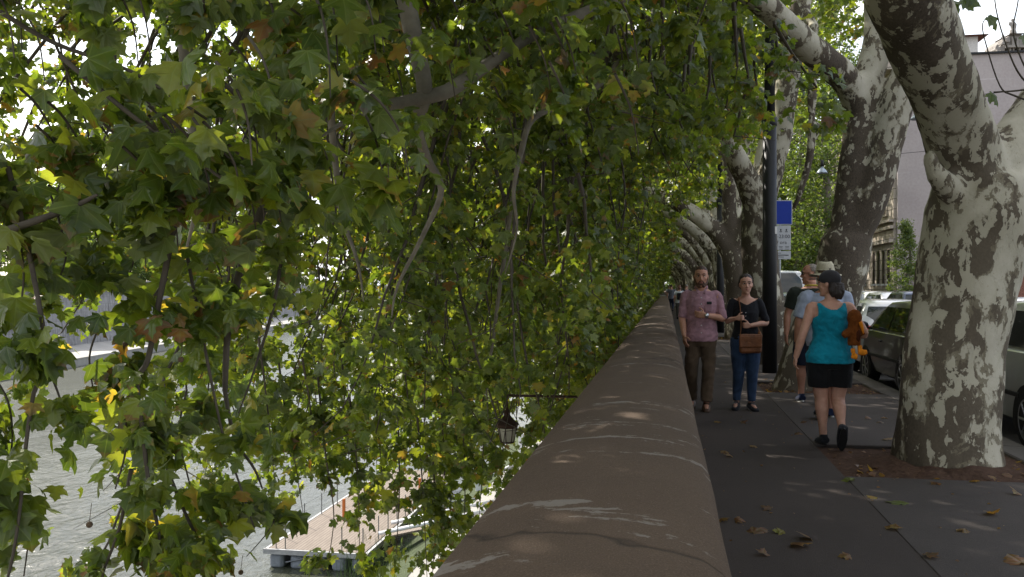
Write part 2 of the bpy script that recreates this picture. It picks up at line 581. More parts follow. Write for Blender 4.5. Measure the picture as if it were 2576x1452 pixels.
# far bank, running slightly away to the left
FB = math.atan(.19)
def far(x, y, z):  # local frame: x away from the river, y along the bank
    c, s = math.cos(FB), math.sin(FB)
    return (-81.7 - x * c - y * s, 97 + y * c - x * s, z)
def far_prism(name, prof, mat, y0=-260, y1=500, **kw):
    n = len(prof); vs = [far(x, y0, z) for x, z in prof] + [far(x, y1, z) for x, z in prof]
    fs = [(i, i + 1, n + i + 1, n + i) for i in range(n - 1)]
    return put(name, MB().add(vs, fs).mesh(name), mat, **kw)
far_prism('far_quay', [(0, -11), (0, -8.75), (.6, -8.7), (14, -8.6)], QUAY, kind='structure')
far_prism('far_embankment_wall', [(13.5, -8.7), (14.6, 1.3), (13.9, 1.35), (13.9, 1.75), (14.4, 1.8), (14.4, 2.9), (14.2, 2.9), (14.2, 3.1), (15.0, 3.1), (15.0, 1.9)], m_stone('far_wall_stone', (.31, .30, .30), .012, 1.4, 1.2), label='stained grey embankment wall on the far side of the river', cat='wall')
far_prism('far_street', [(15.0, 1.9), (300, 2.2)], ROAD, kind='structure')
# ---------------------------------------------------------------- bark and leaf materials
def m_bark(name, light=0.0, scale=1.0):
    m, nt, out = new_mat(name); b = NB(nt)
    v = b.pos((1, 1, .62))
    n1 = b.noise(v, 3.2 * scale, 7, .62, .25)
    n2 = b.noise(b.pos((1.0, 1.0, .55)), 9.0 * scale, 5, .6, .3)
    low = b.noise(b.pos((1, 1, .35)), .85, 2, .5)
    n3 = b.noise(v, 60, 3, .7)
    sp = b.n('ShaderNodeSeparateXYZ'); b.link(b.pos(), sp.inputs[0])
    zz = b.math('MULTIPLY', b.math('MINIMUM', sp.outputs[2], 5.0), .019)
    bias = b.math('ADD', b.math('MULTIPLY', b.math('SUBTRACT', low, .5), .42), b.math('ADD', zz, light - .07))
    k1 = b.math('ADD', n1, bias); k2 = b.math('ADD', n2, bias)
    dark = b.mix(b.ramp(n3, [(.3, 0.0), (.7, 1.0)]), (.052, .041, .032), (.115, .092, .068))
    dark = b.mix(b.ramp(low, [(.4, 0.0), (.6, .6)]), dark, (.135, .112, .078))
    tan = b.mix(b.ramp(n2, [(.4, 0.0), (.6, 1.0)]), (.17, .145, .10), (.25, .225, .165))
    pale = b.mix(b.ramp(n1, [(.5, 0.0), (.8, 1.0)]), (.40, .37, .285), (.54, .50, .41))
    pale = b.mix(b.math('MULTIPLY', b.ramp(n3, [(.62, 0.0), (.7, 1.0)]), .5), pale, (.22, .17, .11))
    f_tan = b.ramp(k1, [(.515, 0.0), (.527, 1.0)])
    f_pale = b.ramp(k2, [(.535, 0.0), (.547, 1.0)])
    f_all = b.ramp(k1, [(.555, 0.0), (.563, 1.0)])
    col = b.mix(f_tan, dark, tan)
    col = b.mix(f_pale, col, pale)
    col = b.mix(f_all, col, pale)
    h = b.math('SUBTRACT', b.math('MULTIPLY', n3, .35), b.math('ADD', b.math('MULTIPLY', f_pale, .5), b.math('MULTIPLY', f_all, .5)))
    p = b.bsdf(col, .85, .2, 0, b.bump(h, .6, .012))
    b.link(p.outputs[0], out.inputs[0])
    return m
BARK = m_bark('plane_bark', .03)
BARK2 = m_bark('plane_bark_mature', .0)
TWIG = plain('twig_bark', (.075, .062, .046), .85, var=.3, scale=6)
LIMB = plain('branch_bark', (.15, .132, .10), .85, var=.35, scale=5)

def m_leaf(name, ramp, trans=.48):
    m, nt, out = new_mat(name); b = NB(nt)
    at = b.n('ShaderNodeAttribute'); at.attribute_name = 'tint'
    col = b.ramp(at.outputs['Fac'], [(q, tuple(x * 1.45 for x in w)) for q, w in ramp])
    blot = b.noise(b.pos(), 22, 3, .6)
    lc = b.n('ShaderNodeAttribute'); lc.attribute_name = 'leafco'
    sp = b.n('ShaderNodeSeparateXYZ'); b.link(lc.outputs['Vector'], sp.inputs[0])
    ax = b.math('ABSOLUTE', sp.outputs[0]); ly = sp.outputs[1]
    d = ax
    for an in (.89, 1.6):
        k = b.math('ABSOLUTE', b.math('SUBTRACT', b.math('MULTIPLY', ax, math.cos(an)), b.math('MULTIPLY', ly, math.sin(an))))
        d = b.math('MINIMUM', d, k)
    vein = b.ramp(d, [(.006, 1.0), (.022, 0.0)])
    rad = b.math('SQRT', b.math('ADD', b.math('MULTIPLY', ax, ax), b.math('MULTIPLY', ly, ly)))
    burnt = b.math('MULTIPLY', b.ramp(b.math('ADD', rad, b.math('MULTIPLY', b.noise(b.pos(), 30, 3), .5)), [(.98, 0.0), (1.12, 1.0)]), b.ramp(b.noise(b.pos(), 2.3, 2), [(.55, 0.0), (.62, .85)]))
    col = b.mix(b.ramp(blot, [(.45, 0.0), (.75, .35)]), col, (.11, .10, .02))
    col = b.mix(burnt, col, (.12, .062, .028))
    col = b.mix(b.math('MULTIPLY', vein, .42), col, (.16, .20, .075))
    g = b.n('ShaderNodeNewGeometry')
    pale = b.mix(.38, col, (.17, .20, .12))
    fcol = b.mix(g.outputs['Backfacing'], col, pale)
    p = b.bsdf(fcol, .37, .5, 0, b.bump(b.math('ADD', b.math('MULTIPLY', b.noise(b.pos(), 60, 3), .35), b.math('MINIMUM', b.math('MULTIPLY', d, 5.0), .6)), .5, .012))
    t = b.n('ShaderNodeBsdfTranslucent')
    b.link(b.mix(1.0, col, (2.9, 2.8, .8), 'MULTIPLY'), t.inputs['Color'])
    mx = b.n('ShaderNodeMixShader'); mx.inputs[0].default_value = trans
    b.link(p.outputs[0], mx.inputs[1]); b.link(t.outputs[0], mx.inputs[2])
    b.link(mx.outputs[0], out.inputs[0])
    return m
LRAMP = [(0.0, (.024, .042, .010)), (.35, (.046, .071, .012)), (.66, (.086, .108, .016)), (.87, (.125, .135, .022)), (.92, (.17, .125, .028)), (.965, (.13, .058, .026)), (1.0, (.075, .042, .025))]
LEAF = m_leaf('plane_leaf', LRAMP)
LEAF2 = m_leaf('street_tree_leaf', [(0.0, (.028, .052, .018)), (.5, (.055, .085, .028)), (1.0, (.11, .135, .05))])

# ---------------------------------------------------------------- leaves
_half = [(.16, -.08), (.47, -.03), (.37, .13), (.57, .30), (.67, .54), (.41, .50), (.235, .57), (.31, .73), (.13, .84)]
LV = [(0, 0), (0, .42), (0, 1.0)] + _half + [(-x, y) for x, y in _half]
LV = np.array(LV, float)
_t = [(0, 3, 4), (0, 4, 5), (0, 5, 1), (1, 5, 6), (1, 6, 7), (1, 7, 8), (1, 8, 9), (1, 9, 2), (9, 10, 11), (9, 11, 2)]
LT = np.array(_t + [tuple((i + 9 if i > 2 else i) for i in (a, c, b_)) for a, b_, c in _t])
# a simple four sided leaf for trees far off
SV = np.array([(0, 0), (.42, .25), (.25, .62), (0, 1.0), (-.25, .62), (-.42, .25)], float)
ST_ = np.array([(0, 1, 2), (0, 2, 3), (0, 3, 4), (0, 4, 5)])
def leaf_mesh(name, P, tip, nor, size, tint, simple=False):
    """one mesh of N separate leaves: P base points, tip directions, face normals"""
    V, T = (SV, ST_) if simple else (LV, LT)
    N = len(P)
    tip = tip / np.linalg.norm(tip, axis=1, keepdims=True)
    nor = nor - tip * np.sum(nor * tip, axis=1, keepdims=True)
    nor = nor / (np.linalg.norm(nor, axis=1, keepdims=True) + 1e-9)
    side = np.cross(tip, nor)
    wd = rng.uniform(.82, 1.18, (N, 1)); fold = rng.normal(.22, .2, (N, 1)); curl = rng.normal(.25, .3, (N, 1)); tw = rng.normal(0, .25, (N, 1))
    x = V[None, :, 0] * wd; y = np.repeat(V[None, :, 1], N, 0)
    z = -fold * np.abs(x) - curl * (y - .3) ** 2 + tw * x * y + rng.normal(0, .02, (N, len(V)))
    s = size[:, None]
    co = P[:, None, :] + side[:, None, :] * (x * s)[..., None] + tip[:, None, :] * (y * s)[..., None] + nor[:, None, :] * (z * s)[..., None]
    k = len(V)
    faces = (T[None] + (np.arange(N) * k)[:, None, None]).reshape(-1, 3)
    me = bpy.data.meshes.new(name)
    me.vertices.add(N * k); me.vertices.foreach_set('co', co.astype(np.float32).ravel())
    nf = len(faces)
    me.loops.add(nf * 3); me.loops.foreach_set('vertex_index', faces.astype(np.int32).ravel())
    me.polygons.add(nf)
    me.polygons.foreach_set('loop_start', np.arange(0, nf * 3, 3, dtype=np.int32))
    me.polygons.foreach_set('use_smooth', np.ones(nf, bool))
    a = me.attributes.new('tint', 'FLOAT', 'POINT')
    tv = np.clip(np.repeat(tint[:, None], k, 1) + rng.normal(0, .015, (N, k)), 0, 1)
    a.data.foreach_set('value', tv.astype(np.float32).ravel())
    lc = me.attributes.new('leafco', 'FLOAT_VECTOR', 'POINT')
    lv3 = np.zeros((N, k, 3), np.float32); lv3[:, :, 0] = V[None, :, 0]; lv3[:, :, 1] = V[None, :, 1]
    lc.data.foreach_set('vector', lv3.ravel())
    me.update(calc_edges=True)
    return me
def tints(n, autumn=.07):
    t = rng.beta(1.7, 2.0, n) * .88
    k = rng.random(n) < autumn * .8
    t[k] = rng.uniform(.86, 1.0, k.sum())
    return t
class Leaves:
    def __init__(s): s.P, s.tip, s.nor, s.sz, s.tn = [], [], [], [], []
    def add(s, P, tip, nor, size, tint):
        s.P.append(P); s.tip.append(tip); s.nor.append(nor); s.sz.append(size); s.tn.append(tint)
    def hang(s, pts, per_m, spread, size, autumn=.045, droop=.75):
        """leaves on side shoots along a hanging strand"""
        pts = np.array([tuple(p) for p in pts]); seg = np.linalg.norm(np.diff(pts, axis=0), axis=1)
        L = seg.sum(); n = max(2, int(per_m * L)); cs = np.concatenate([[0], np.cumsum(seg)])
        # leaves gather on side shoots: each shoot has its own height, direction and reach
        m = max(1, int(L * 6)); nq = np.sort(rng.random(m)) * L; na = rng.uniform(0, 2 * PI, m); nr = np.abs(rng.normal(spread * .9, spread * .55, m)) + .03
        w = rng.random(m) ** 1.5 + .1; node = rng.choice(m, n, p=w / w.sum())
        q = np.clip(nq[node] + rng.normal(0, .03, n), 0, L)
        i = np.clip(np.searchsorted(cs, q) - 1, 0, len(seg) - 1); f = ((q - cs[i]) / seg[i])[:, None]
        base = pts[i] * (1 - f) + pts[i + 1] * f
        a = na[node] + rng.normal(0, .45, n); out = np.stack([np.cos(a), np.sin(a), np.zeros(n)], 1)
        r = (nr[node] * rng.uniform(.2, 1.25, n))[:, None]
        P = base + out * r + rng.normal(0, .035, (n, 3)); P[:, 2] -= r[:, 0] * .25
        a = a + rng.normal(0, .6, n); out = np.stack([np.cos(a), np.sin(a), np.zeros(n)], 1)
        tip = out * rng.uniform(.1, .9, (n, 1)) + rng.normal(0, .3, (n, 3)); tip[:, 2] -= droop
        nor = out * .7 + rng.normal(0, .45, (n, 3)); nor[:, 2] += .55
        s.add(P, tip, nor, size * rng.uniform(.55, 1.2, n), tints(n, autumn))
    def clump(s, c, r, n, size, autumn=.05):
        P = rng.normal(0, 1, (n, 3)) * np.array(r) * .55 + np.array(c)
        tip = rng.normal(0, .6, (n, 3)); tip[:, 2] -= .4
        nor = rng.normal(0, .5, (n, 3)); nor[:, 2] += .8
        s.add(P, tip, nor, size * rng.uniform(.6, 1.2, n), tints(n, autumn))
    def mesh(s, name, simple=False, origin=None, keep=None):
        P = np.concatenate(s.P); tip = np.concatenate(s.tip); nor = np.concatenate(s.nor); sz = np.concatenate(s.sz); tn = np.concatenate(s.tn)
        if keep is not None:
            k = keep(P); P, tip, nor, sz, tn = P[k], tip[k], nor[k], sz[k], tn[k]
        if origin is not None: P = P - np.array(origin)
        return leaf_mesh(name, P, tip, nor, sz, tn, simple)
def clear_of_lens(P):
    d = np.linalg.norm(P - np.array([0, 0, EYE]), axis=1)
    # nothing grows inside the people's walkway below head room
    walk = (P[:, 0] > -.55) & (P[:, 0] < 3.0) & (P[:, 2] < 2.75)
    # a gap in the shoots round the river lantern
    r = P[:, 0] * CT + P[:, 1] * ST; f = -P[:, 0] * ST + P[:, 1] * CT
    x = 1288 + FPX * r / np.maximum(f, .1); y = 726 - FPX * (P[:, 2] - EYE) / np.maximum(f, .1)
    lamp = (f < 13.2) & (np.abs(x - 1278) < 50 - (y > 1110) * 14) & (y > 990) & (y < 1135)
    lamp |= (f < 13.2) & (x > 1270) & (x < 1470) & (np.abs(y - 997) < 20)
    return (d > 2.35) & ~walk & ~lamp

def sag(a, b, dip, n=7, wig=.12):
    a, b = Vector(a), Vector(b)
    P = []
    for i in range(n):
        t = i / (n - 1)
        p = a.lerp(b, t); p.z += dip * 4 * t * (1 - t)
        if 0 < i < n - 1: p += Vector((random.gauss(0, wig), random.gauss(0, wig), random.gauss(0, wig)))
        P.append(p)
    return P
def strand(top, length, lean=(0, 0), wig=.07, step=.3):
    p = Vector(top); P = [p.copy()]; n = max(3, int(length / step))
    vx, vy = lean
    for i in range(n):
        vx += random.gauss(0, wig); vy += random.gauss(0, wig); vx *= .85; vy *= .85
        p = p + Vector((vx * step, vy * step, -step)); P.append(p.copy())
    return P
def lump(amp, f):
    return lambda p: amp * mnoise.noise(p * f) + amp * .35 * mnoise.noise(p * f * 3.1)
def trunk_mesh(paths, voxel, origin, extra=None, amp=.025, f=2.2):
    mb = MB()
    for pts, rad in paths:
        P, R = spline([Vector(p) - Vector(origin) for p in pts], rad, 6)
        mb.tube(P, R, 18)
    for c, r in (extra or []):
        mb.ball(Vector(c) - Vector(origin), r, 14)
    return remesh(mb, voxel, 6, 'trunk', lump(amp, f))
def flare(base, r):
    """root flare rings under a trunk: (points, radii) from below ground up"""
    b = Vector(base)
    return [(b + Vector((0, 0, -.25)), r * 1.34), (b + Vector((0, 0, .05)), r * 1.2), (b + Vector((0, 0, .3)), r * 1.06)]

GROUP_T = 'plane trees in a row along the pavement'
FRUIT = plain('seed_ball_brown', (.09, .06, .035), .95, var=.3, bump=.8, bscale=120)

def make_crown(root, ends, yr, spec, leafsize=.165, keep=clear_of_lens):
    """boughs from limb ends out over the river, strands hanging off them. Returns branch mesh builder and leaves"""
    mb, lv = MB(), Leaves()
    for (x0, x1, n, ztop, zb0, zb1, per_m, spread, sz) in spec:
        for k in range(n):
            x = random.uniform(x0, x1); y = random.uniform(*yr)
            zt = ztop + random.gauss(0, .9) - .18 * abs(x + 1)
            zb = random.uniform(zb0, zb1)
            zt = max(zt, zb + .7); L = zt - zb
            top = Vector((x, y, zt))
            if (top - Vector((0, 0, EYE))).length < 3.4: continue
            P = strand(top, L, (random.gauss(-.05, .4), random.gauss(0, .5)), .15)
            for i_, q in enumerate(P):     # no bare twig hangs into the walkway
                if q.x > -.6 and q.x < 3.1 and q.z < 2.75: P = P[:i_]; break
            m = len(P)
            if m < 4: continue
            mb.tube([p - root for p in P[:int(m * .93)]], [.017 * (1 - i / m) + .004 for i in range(int(m * .93))], 4, cap=False)
            lv.hang(P, per_m, spread, sz)
            if random.random() < .5 and x < -.9:
                e = min(ends, key=lambda q: (Vector(q) - top).length + random.uniform(0, 1.5))
                B = sag(e, top, .5 + .12 * (Vector(e) - top).length, 8, .1)
                mb.tube([p - root for p in B], [.05 - .032 * i / 7 for i in range(8)], 5, cap=False)
                lv.hang(B[3:], per_m * .8, spread * 1.1, sz)
            # short forking shoots along the strand
            for j in range(2, m - 1, 2):
                a = random.uniform(0, 2 * PI); l = random.uniform(.25, .6)
                q = P[j] + Vector((math.cos(a) * l, math.sin(a) * l, -random.uniform(.05, .35)))
                mb.tube([P[j] - root, q - root], [.007, .003], 3, cap=False)
    return mb, lv
def canopy(lv, cx, cy, z0, z1, rx, ry, n, per, size=.21):
    for k in range(n):
        a = random.uniform(0, 2 * PI); r = math.sqrt(random.random())
        z = random.uniform(z0, z1)
        c = (cx + math.cos(a) * r * rx, cy + math.sin(a) * r * ry, z)
        lv.clump(c, (.75, .75, .4), per, size)
def grow(root_xy, paths, ends, mb, lv, label, voxel=.045, extra=None, bark=None, keep=clear_of_lens, amp=.025, extra_branches=None):
    root = Vector((root_xy[0], root_xy[1], 0))
    t = thing('plane_tree', label, 'tree', root, 0, GROUP_T)
    put('trunk', trunk_mesh(paths, voxel, root, extra, amp), bark or BARK, t)
    for pts, rad in (extra_branches or []):
        P, R = spline(pts, rad, 5)
        mb2 = MB().tube([p - root for p in P], R, 10)
        put('bough', mb2.mesh('bough'), LIMB, t, smooth=True)
    put('branches', mb.mesh('branches'), TWIG, t, smooth=True, kind='stuff')
    put('crown', lv.mesh('crown', origin=root, keep=keep), LEAF, t)
    return t

# ---- tree standing beside the photographer: only its limb and hanging shoots reach the picture
R0 = Vector((TREE_X, 1.6, 0))
paths0 = [([R0 + Vector((0, 0, -.2)), R0 + Vector((0, 0, 1.4)), R0 + Vector((-.1, .1, 3.0)), R0 + Vector((-.9, .5, 4.6)), Vector((-.4, 2.6, 5.9)), Vector((-2.6, 3.2, 6.6))], [.56, .44, .40, .30, .22, .13]),
          ([R0 + Vector((-.05, .05, 2.7)), R0 + Vector((.8, -.4, 4.6)), R0 + Vector((1.2, -.6, 7.0))], [.34, .26, .18])]
mb, lv = MB(), Leaves()
def shoot(pix, t, r0, r1, per_m, spread, sz, dt=0.0, autumn=.06):
    P = [W(x, y, t + dt * i / max(1, len(pix) - 1)) for i, (x, y) in enumerate(pix)]
    Q, R = spline(P, [r0 + (r1 - r0) * i / (len(P) - 1) for i in range(len(P))], 5)
    mb.tube([q - R0 for q in Q], R, 7, cap=False)
    if per_m: lv.hang(Q, per_m, spread, sz, autumn)
    return Q
# hanging shoots at the left of the picture
shoot([(20, 420), (70, 620), (118, 905), (85, 990), (62, 1150), (48, 1300), (18, 1460), (-40, 1600)], 3.6, .012, .005, 62, .115, .118)
shoot([(-60, 300), (-30, 800), (-70, 1100), (-60, 1500)], 3.5, .012, .005, 34, .12, .13)
shoot([(440, 560), (400, 760), (372, 905), (345, 960), (360, 1090), (372, 1200), (392, 1300), (404, 1400), (380, 1500)], 4.0, .015, .006, 125, .21, 0.112)
shoot([(420, 700), (300, 900), (320, 1100), (290, 1230)], 4.2, .008, .004, 87, .16, 0.110)
shoot([(470, 640), (520, 900), (560, 1090), (600, 1210), (640, 1330)], 4.3, .009, .004, 112, .19, 0.107)
shoot([(420, 1180), (470, 1300), (520, 1400), (560, 1500)], 4.2, .010, .004, 80, .17, .122)
shoot([(330, 1180), (300, 1330), (260, 1440), (250, 1520)], 4.1, .010, .004, 64, .15, .122)
shoot([(672, 498), (625, 620), (594, 720), (572, 850), (566, 985)], 4.5, .026, .014, 62, .17, .115)
shoot([(566, 985), (590, 1100), (640, 1180), (660, 1230)], 4.5, .012, .004, 75, .2, 0.107)
shoot([(720, 560), (690, 760), (640, 930), (600, 1040)], 4.8, .012, .004, 62, .2, 0.107)
shoot([(690, 1310), (665, 1350), (620, 1400)], 4.4, .0035, .002, 0, 0, 0)
# sprays along the top left
for k in range(40):
    x = random.uniform(-120, 900); y = random.uniform(-140, 420 - max(0, x - 400) * .35)
    if 40 < x < 300 and 10 < y < 330 and random.random() < .75: continue
    t = random.uniform(3.3, 5.2)
    a = random.uniform(.1, .9)
    shoot([(x, y), (x + 90 * a, y + 60), (x + 150 * a, y + 150), (x + 170 * a, y + 260)], t, .008, .003, 33, .17, .132, random.uniform(-.3, .6))
for k in range(24):
    x = random.uniform(-120, 640); y = random.uniform(210, 470)
    shoot([(x, y), (x + 40, y + 40), (x + 80, y + 110), (x + 90, y + 190)], random.uniform(3.3, 5.0), .007, .003, 38, .16, .128, .3)
for k in range(24):
    x = random.uniform(820, 1750); y = random.uniform(-120, 250)
    shoot([(x, y), (x + 40, y + 90), (x + 60, y + 200)], random.uniform(5.0, 6.6), .009, .003, 46, .2, .12, .4)
for pix, t in (([(10, 430), (40, 560), (60, 690), (40, 830), (10, 930)], 3.7), ([(120, 470), (150, 560), (165, 650), (140, 720)], 3.9), ([(250, 450), (235, 560), (260, 660), (230, 760)], 4.1), ([(330, 480), (350, 600), (320, 720), (335, 830)], 4.3),
               ([(-30, 930), (20, 1010), (30, 1120), (5, 1230)], 3.8), ([(-40, 1150), (30, 1250), (70, 1330), (60, 1450)], 3.9), ([(110, 900), (150, 1000), (165, 1080)], 3.7), ([(250, 820), (225, 900), (240, 1010)], 4.1),
               ([(520, 600), (560, 720), (540, 850), (500, 960)], 5.2), ([(470, 980), (450, 1100), (480, 1240), (470, 1380)], 4.6)):
    shoot(pix, t, .006, .003, 70, .14, 0.107)
shoot([(-40, 600), (160, 530), (245, 490)], 3.5, .02, .006, 16, .1, .16)
shoot([(150, 140), (330, 290), (420, 350), (600, 480)], 3.6, .012, .006, 16, .12, .17)
shoot([(0, 30), (140, 110), (330, 180), (520, 300)], 3.8, .012, .006, 16, .12, .17)
canopy(lv, -4.3, 5.2, 4.4, 7.0, 3.4, 2.8, 62, 50)  # unseen leaf clumps, added to shade the near leaves at the left
canopy(lv, -1.2, 3.2, 4.2, 7.5, 3.4, 3.6, 90, 50)  # unseen leaf layer overhead, added to keep sun off parapet and near leaves
canopy(lv, 4.6, -1.5, 6.0, 10, 3.4, 5.0, 90, 44, .26)  # unseen leaves over the road, added to darken reflections in the car glass
T0 = grow((R0.x, R0.y), paths0, None, mb, lv, 'plane tree beside the camera whose large nearest leaves hang at the left', voxel=.06)
for (x, y, t) in ((455, 905, 4.0), (335, 1455 - 400, 4.1), (858, 1320, 4.6), (830, 1440, 4.6), (316, 1465 - 600, 4.0), (225, 1320, 3.6)):
    p = W(x * .73 if x > 700 else x, y, t) - R0
    put('seed_ball', MB().ball(p, .014, 10).tube([p + Vector((0, 0, .012)), p + Vector((.01, 0, .09))], .0015, 4).mesh('seed_ball'), FRUIT, T0, smooth=True)

# ---- first tree in the picture
R1 = Vector((TREE_X + .2, 8.15, 0))
def PX(lst): return [W(x, y, t) for x, y, t in lst]
tr = PX([(2384, 1250, 7.62), (2382, 1165, 7.62), (2386, 1060, 7.62), (2393, 940, 7.65), (2415, 800, 7.65), (2440, 660, 7.65), (2466, 540, 7.63), (2472, 440, 7.60)])
lim = PX([(2466, 500, 7.63), (2428, 390, 7.55), (2385, 255, 7.30), (2325, 105, 6.95), (2270, -20, 6.65), (2150, -230, 6.35), (1950, -470, 6.15), (1600, -640, 6.35), (1100, -700, 6.95)])
rim = PX([(2480, 500, 7.63), (2535, 405, 7.65), (2620, 290, 7.75), (2720, 120, 7.95), (2800, -200, 8.35), (2830, -600, 8.95)])
stub = PX([(2440, 520, 7.55), (2372, 460, 7.35), (2346, 420, 7.28), (2338, 380, 7.25)])
paths1 = [(tr, [.50, .455, .42, .41, .41, .43, .45, .38]), (lim, [.35, .29, .28, .285, .275, .26, .23, .2, .13]), (rim, [.31, .28, .25, .23, .2, .15]), (stub, [.2, .10, .065, .04])]
ends1 = PX([(1950, -470, 5.8), (1600, -640, 6.0), (1100, -700, 6.6), (1350, -300, 7.6), (900, -200, 8)])
SPEC1 = [(-9.2, -5.6, 20, 5.4, 1.7, 3.2, 54, .27, .108), (-5.4, -2.4, 31, 4.6, -1.8, .9, 60, .27, .102), (-2.4, -.75, 25, 4.3, -.9, 1.2, 60, .25, .102), (-.75, 1.2, 22, 4.4, 2.9, 3.6, 54, .25, .108)]
mb, lv = make_crown(R1, ends1, (7.6, 11.8), SPEC1)
def px_strand(R, pts, t, per_m=84, spread=.21, sz=.10, dt=.6):
    P = [W(x, y, t + dt * i / (len(pts) - 1)) for i, (x, y) in enumerate(pts)]
    Q, rr = spline(P, [.012 - .009 * i / (len(P) - 1) for i in range(len(P))], 5)
    mb.tube([q - R for q in Q], rr, 5, cap=False)
    lv.hang(Q, per_m, spread, sz)
for pts, t in (([(700, 900), (720, 1050), (745, 1180), (762, 1290)], 8.2), ([(800, 950), (820, 1150), (840, 1300), (820, 1440)], 8.4), ([(880, 1000), (900, 1200), (905, 1420)], 9.0), ([(940, 950), (955, 1120), (965, 1260)], 8.6),
               ([(1000, 1000), (1005, 1200), (1000, 1340), (990, 1470)], 9.4), ([(1050, 1050), (1065, 1250), (1075, 1470)], 9.0), ([(1110, 1020), (1120, 1250), (1110, 1470)], 9.8), ([(1160, 1010), (1170, 1200), (1165, 1400)], 10.4),
               ([(1215, 1000), (1215, 1150), (1205, 1310)], 10.8), ([(1000, 800), (1020, 950), (1040, 1120)], 8.6), ([(760, 900), (780, 1020), (790, 1130)], 8.0), ([(1130, 900), (1140, 1000), (1150, 1120)], 9.6),
               ([(1360, 960), (1355, 1010), (1340, 1085)], 12.5), ([(1090, 1150), (1095, 1330), (1085, 1480)], 9.3), ([(860, 900), (870, 1050), (880, 1180)], 8.8), ([(650, 850), (670, 1000), (690, 1200)], 7.6)):
    px_strand(R1, pts, t)
canopy(lv, -1.9, 8.8, 4.8, 8.0, 2.8, 3.6, 100, 50)  # leaf roof above the view, added to shade the parapet and pavement
boughs1 = [(PX([(960, -330, 6.6), (1000, -120, 6.1), (1022, 0, 6.0), (1046, 120, 5.9), (1068, 225, 5.85), (1050, 320, 6.0), (1075, 400, 6.3), (1110, 480, 6.5), (1060, 600, 6.6), (1000, 720, 6.7), (985, 800, 6.7)]), [.10, .085, .068, .062, .055, .042, .032, .024, .018, .011, .005]),
           (PX([(1700, -60, 7.6), (1450, 40, 7.0), (1330, 95, 6.6), (1245, 150, 6.3), (1150, 215, 6.05), (1100, 238, 5.9), (950, 272, 5.7), (868, 306, 5.6), (800, 350, 5.5)]), [.05, .045, .042, .045, .052, .05, .036, .018, .005]),
           (PX([(780, -330, 6.8), (800, -120, 6.4), (845, 0, 6.3), (880, 80, 6.2), (900, 160, 6.2), (930, 260, 6.2), (940, 360, 6.3)]), [.06, .05, .042, .034, .024, .014, .005]),
           (PX([(1640, 60, 8.6), (1500, 220, 8.2), (1420, 262, 7.9), (1340, 300, 7.7), (1312, 380, 7.6), (1292, 480, 7.6), (1300, 580, 7.7), (1270, 690, 7.8)]), [.034, .028, .026, .028, .026, .018, .011, .004]),
           (PX([(1000, -60, 6.5), (880, 10, 6.6), (760, 80, 6.6), (700, 170, 6.6), (660, 270, 6.6)]), [.035, .030, .025, .015, .005]),
           (PX([(1320, 380, 8.6), (1290, 500, 8.9), (1270, 640, 9.0), (1255, 740, 9.0), (1240, 860, 9.0), (1225, 960, 9.0), (1228, 1060, 9.0)]), [.02, .023, .024, .022, .017, .010, .003]),
           (PX([(830, 200, 7.2), (835, 320, 7.4), (845, 420, 7.5), (860, 540, 7.5), (900, 660, 7.5), (915, 760, 7.5)]), [.034, .032, .028, .022, .014, .004]),
           (PX([(470, -120, 6.0), (465, 60, 6.0), (470, 180, 6.0), (480, 300, 6.0), (505, 420, 6.0), (490, 540, 6.1), (465, 640, 6.2)]), [.055, .05, .045, .04, .03, .018, .005])]
T1 = grow((R1.x, R1.y), paths1, ends1, mb, lv, 'nearest thick plane trunk with mottled cream and brown bark, forking at right edge', voxel=.04, amp=.022, extra_branches=boughs1,
          extra=[(W(2342, 392, 7.28), .052)])
# bare shoots with few leaves in front of the sky at the right
mbw, lw = MB(), Leaves()
for pix in ([(2640, 270, 7), (2550, 240, 6.9), (2515, 215, 6.9), (2480, 110, 6.9), (2472, 60, 6.9), (2490, 40, 6.9)],
            [(2640, 250, 7), (2570, 195, 6.9), (2530, 110, 6.9), (2505, 20, 6.9), (2500, -60, 6.9)],
            [(2640, 230, 7), (2590, 190, 6.9), (2550, 90, 6.9), (2560, 10, 6.9), (2570, -60, 6.9)],
            [(2640, 200, 7), (2580, 225, 6.9), (2500, 232, 6.9)]):
    P, R = spline(PX(pix), [.010, .008, .006, .005, .004, .003][:len(pix)], 5)
    mbw.tube([p - R1 for p in P], R, 5)
for x, y in ((2487, 42), (2492, 232), (2575, 88), (2395, 2), (2420, 0), (2440, -12)):
    lw.add(np.array([tuple(W(x, y, 6.88) - R1)]), np.array([[.5, 0, -.6]]), np.array([[.3, -.8, .5]]), np.array([.13]), np.array([.3]))
put('shoots', mbw.mesh('shoots'), TWIG, T1, smooth=True)
put('shoot_leaves', lw.mesh('shoot_leaves'), LEAF, T1)

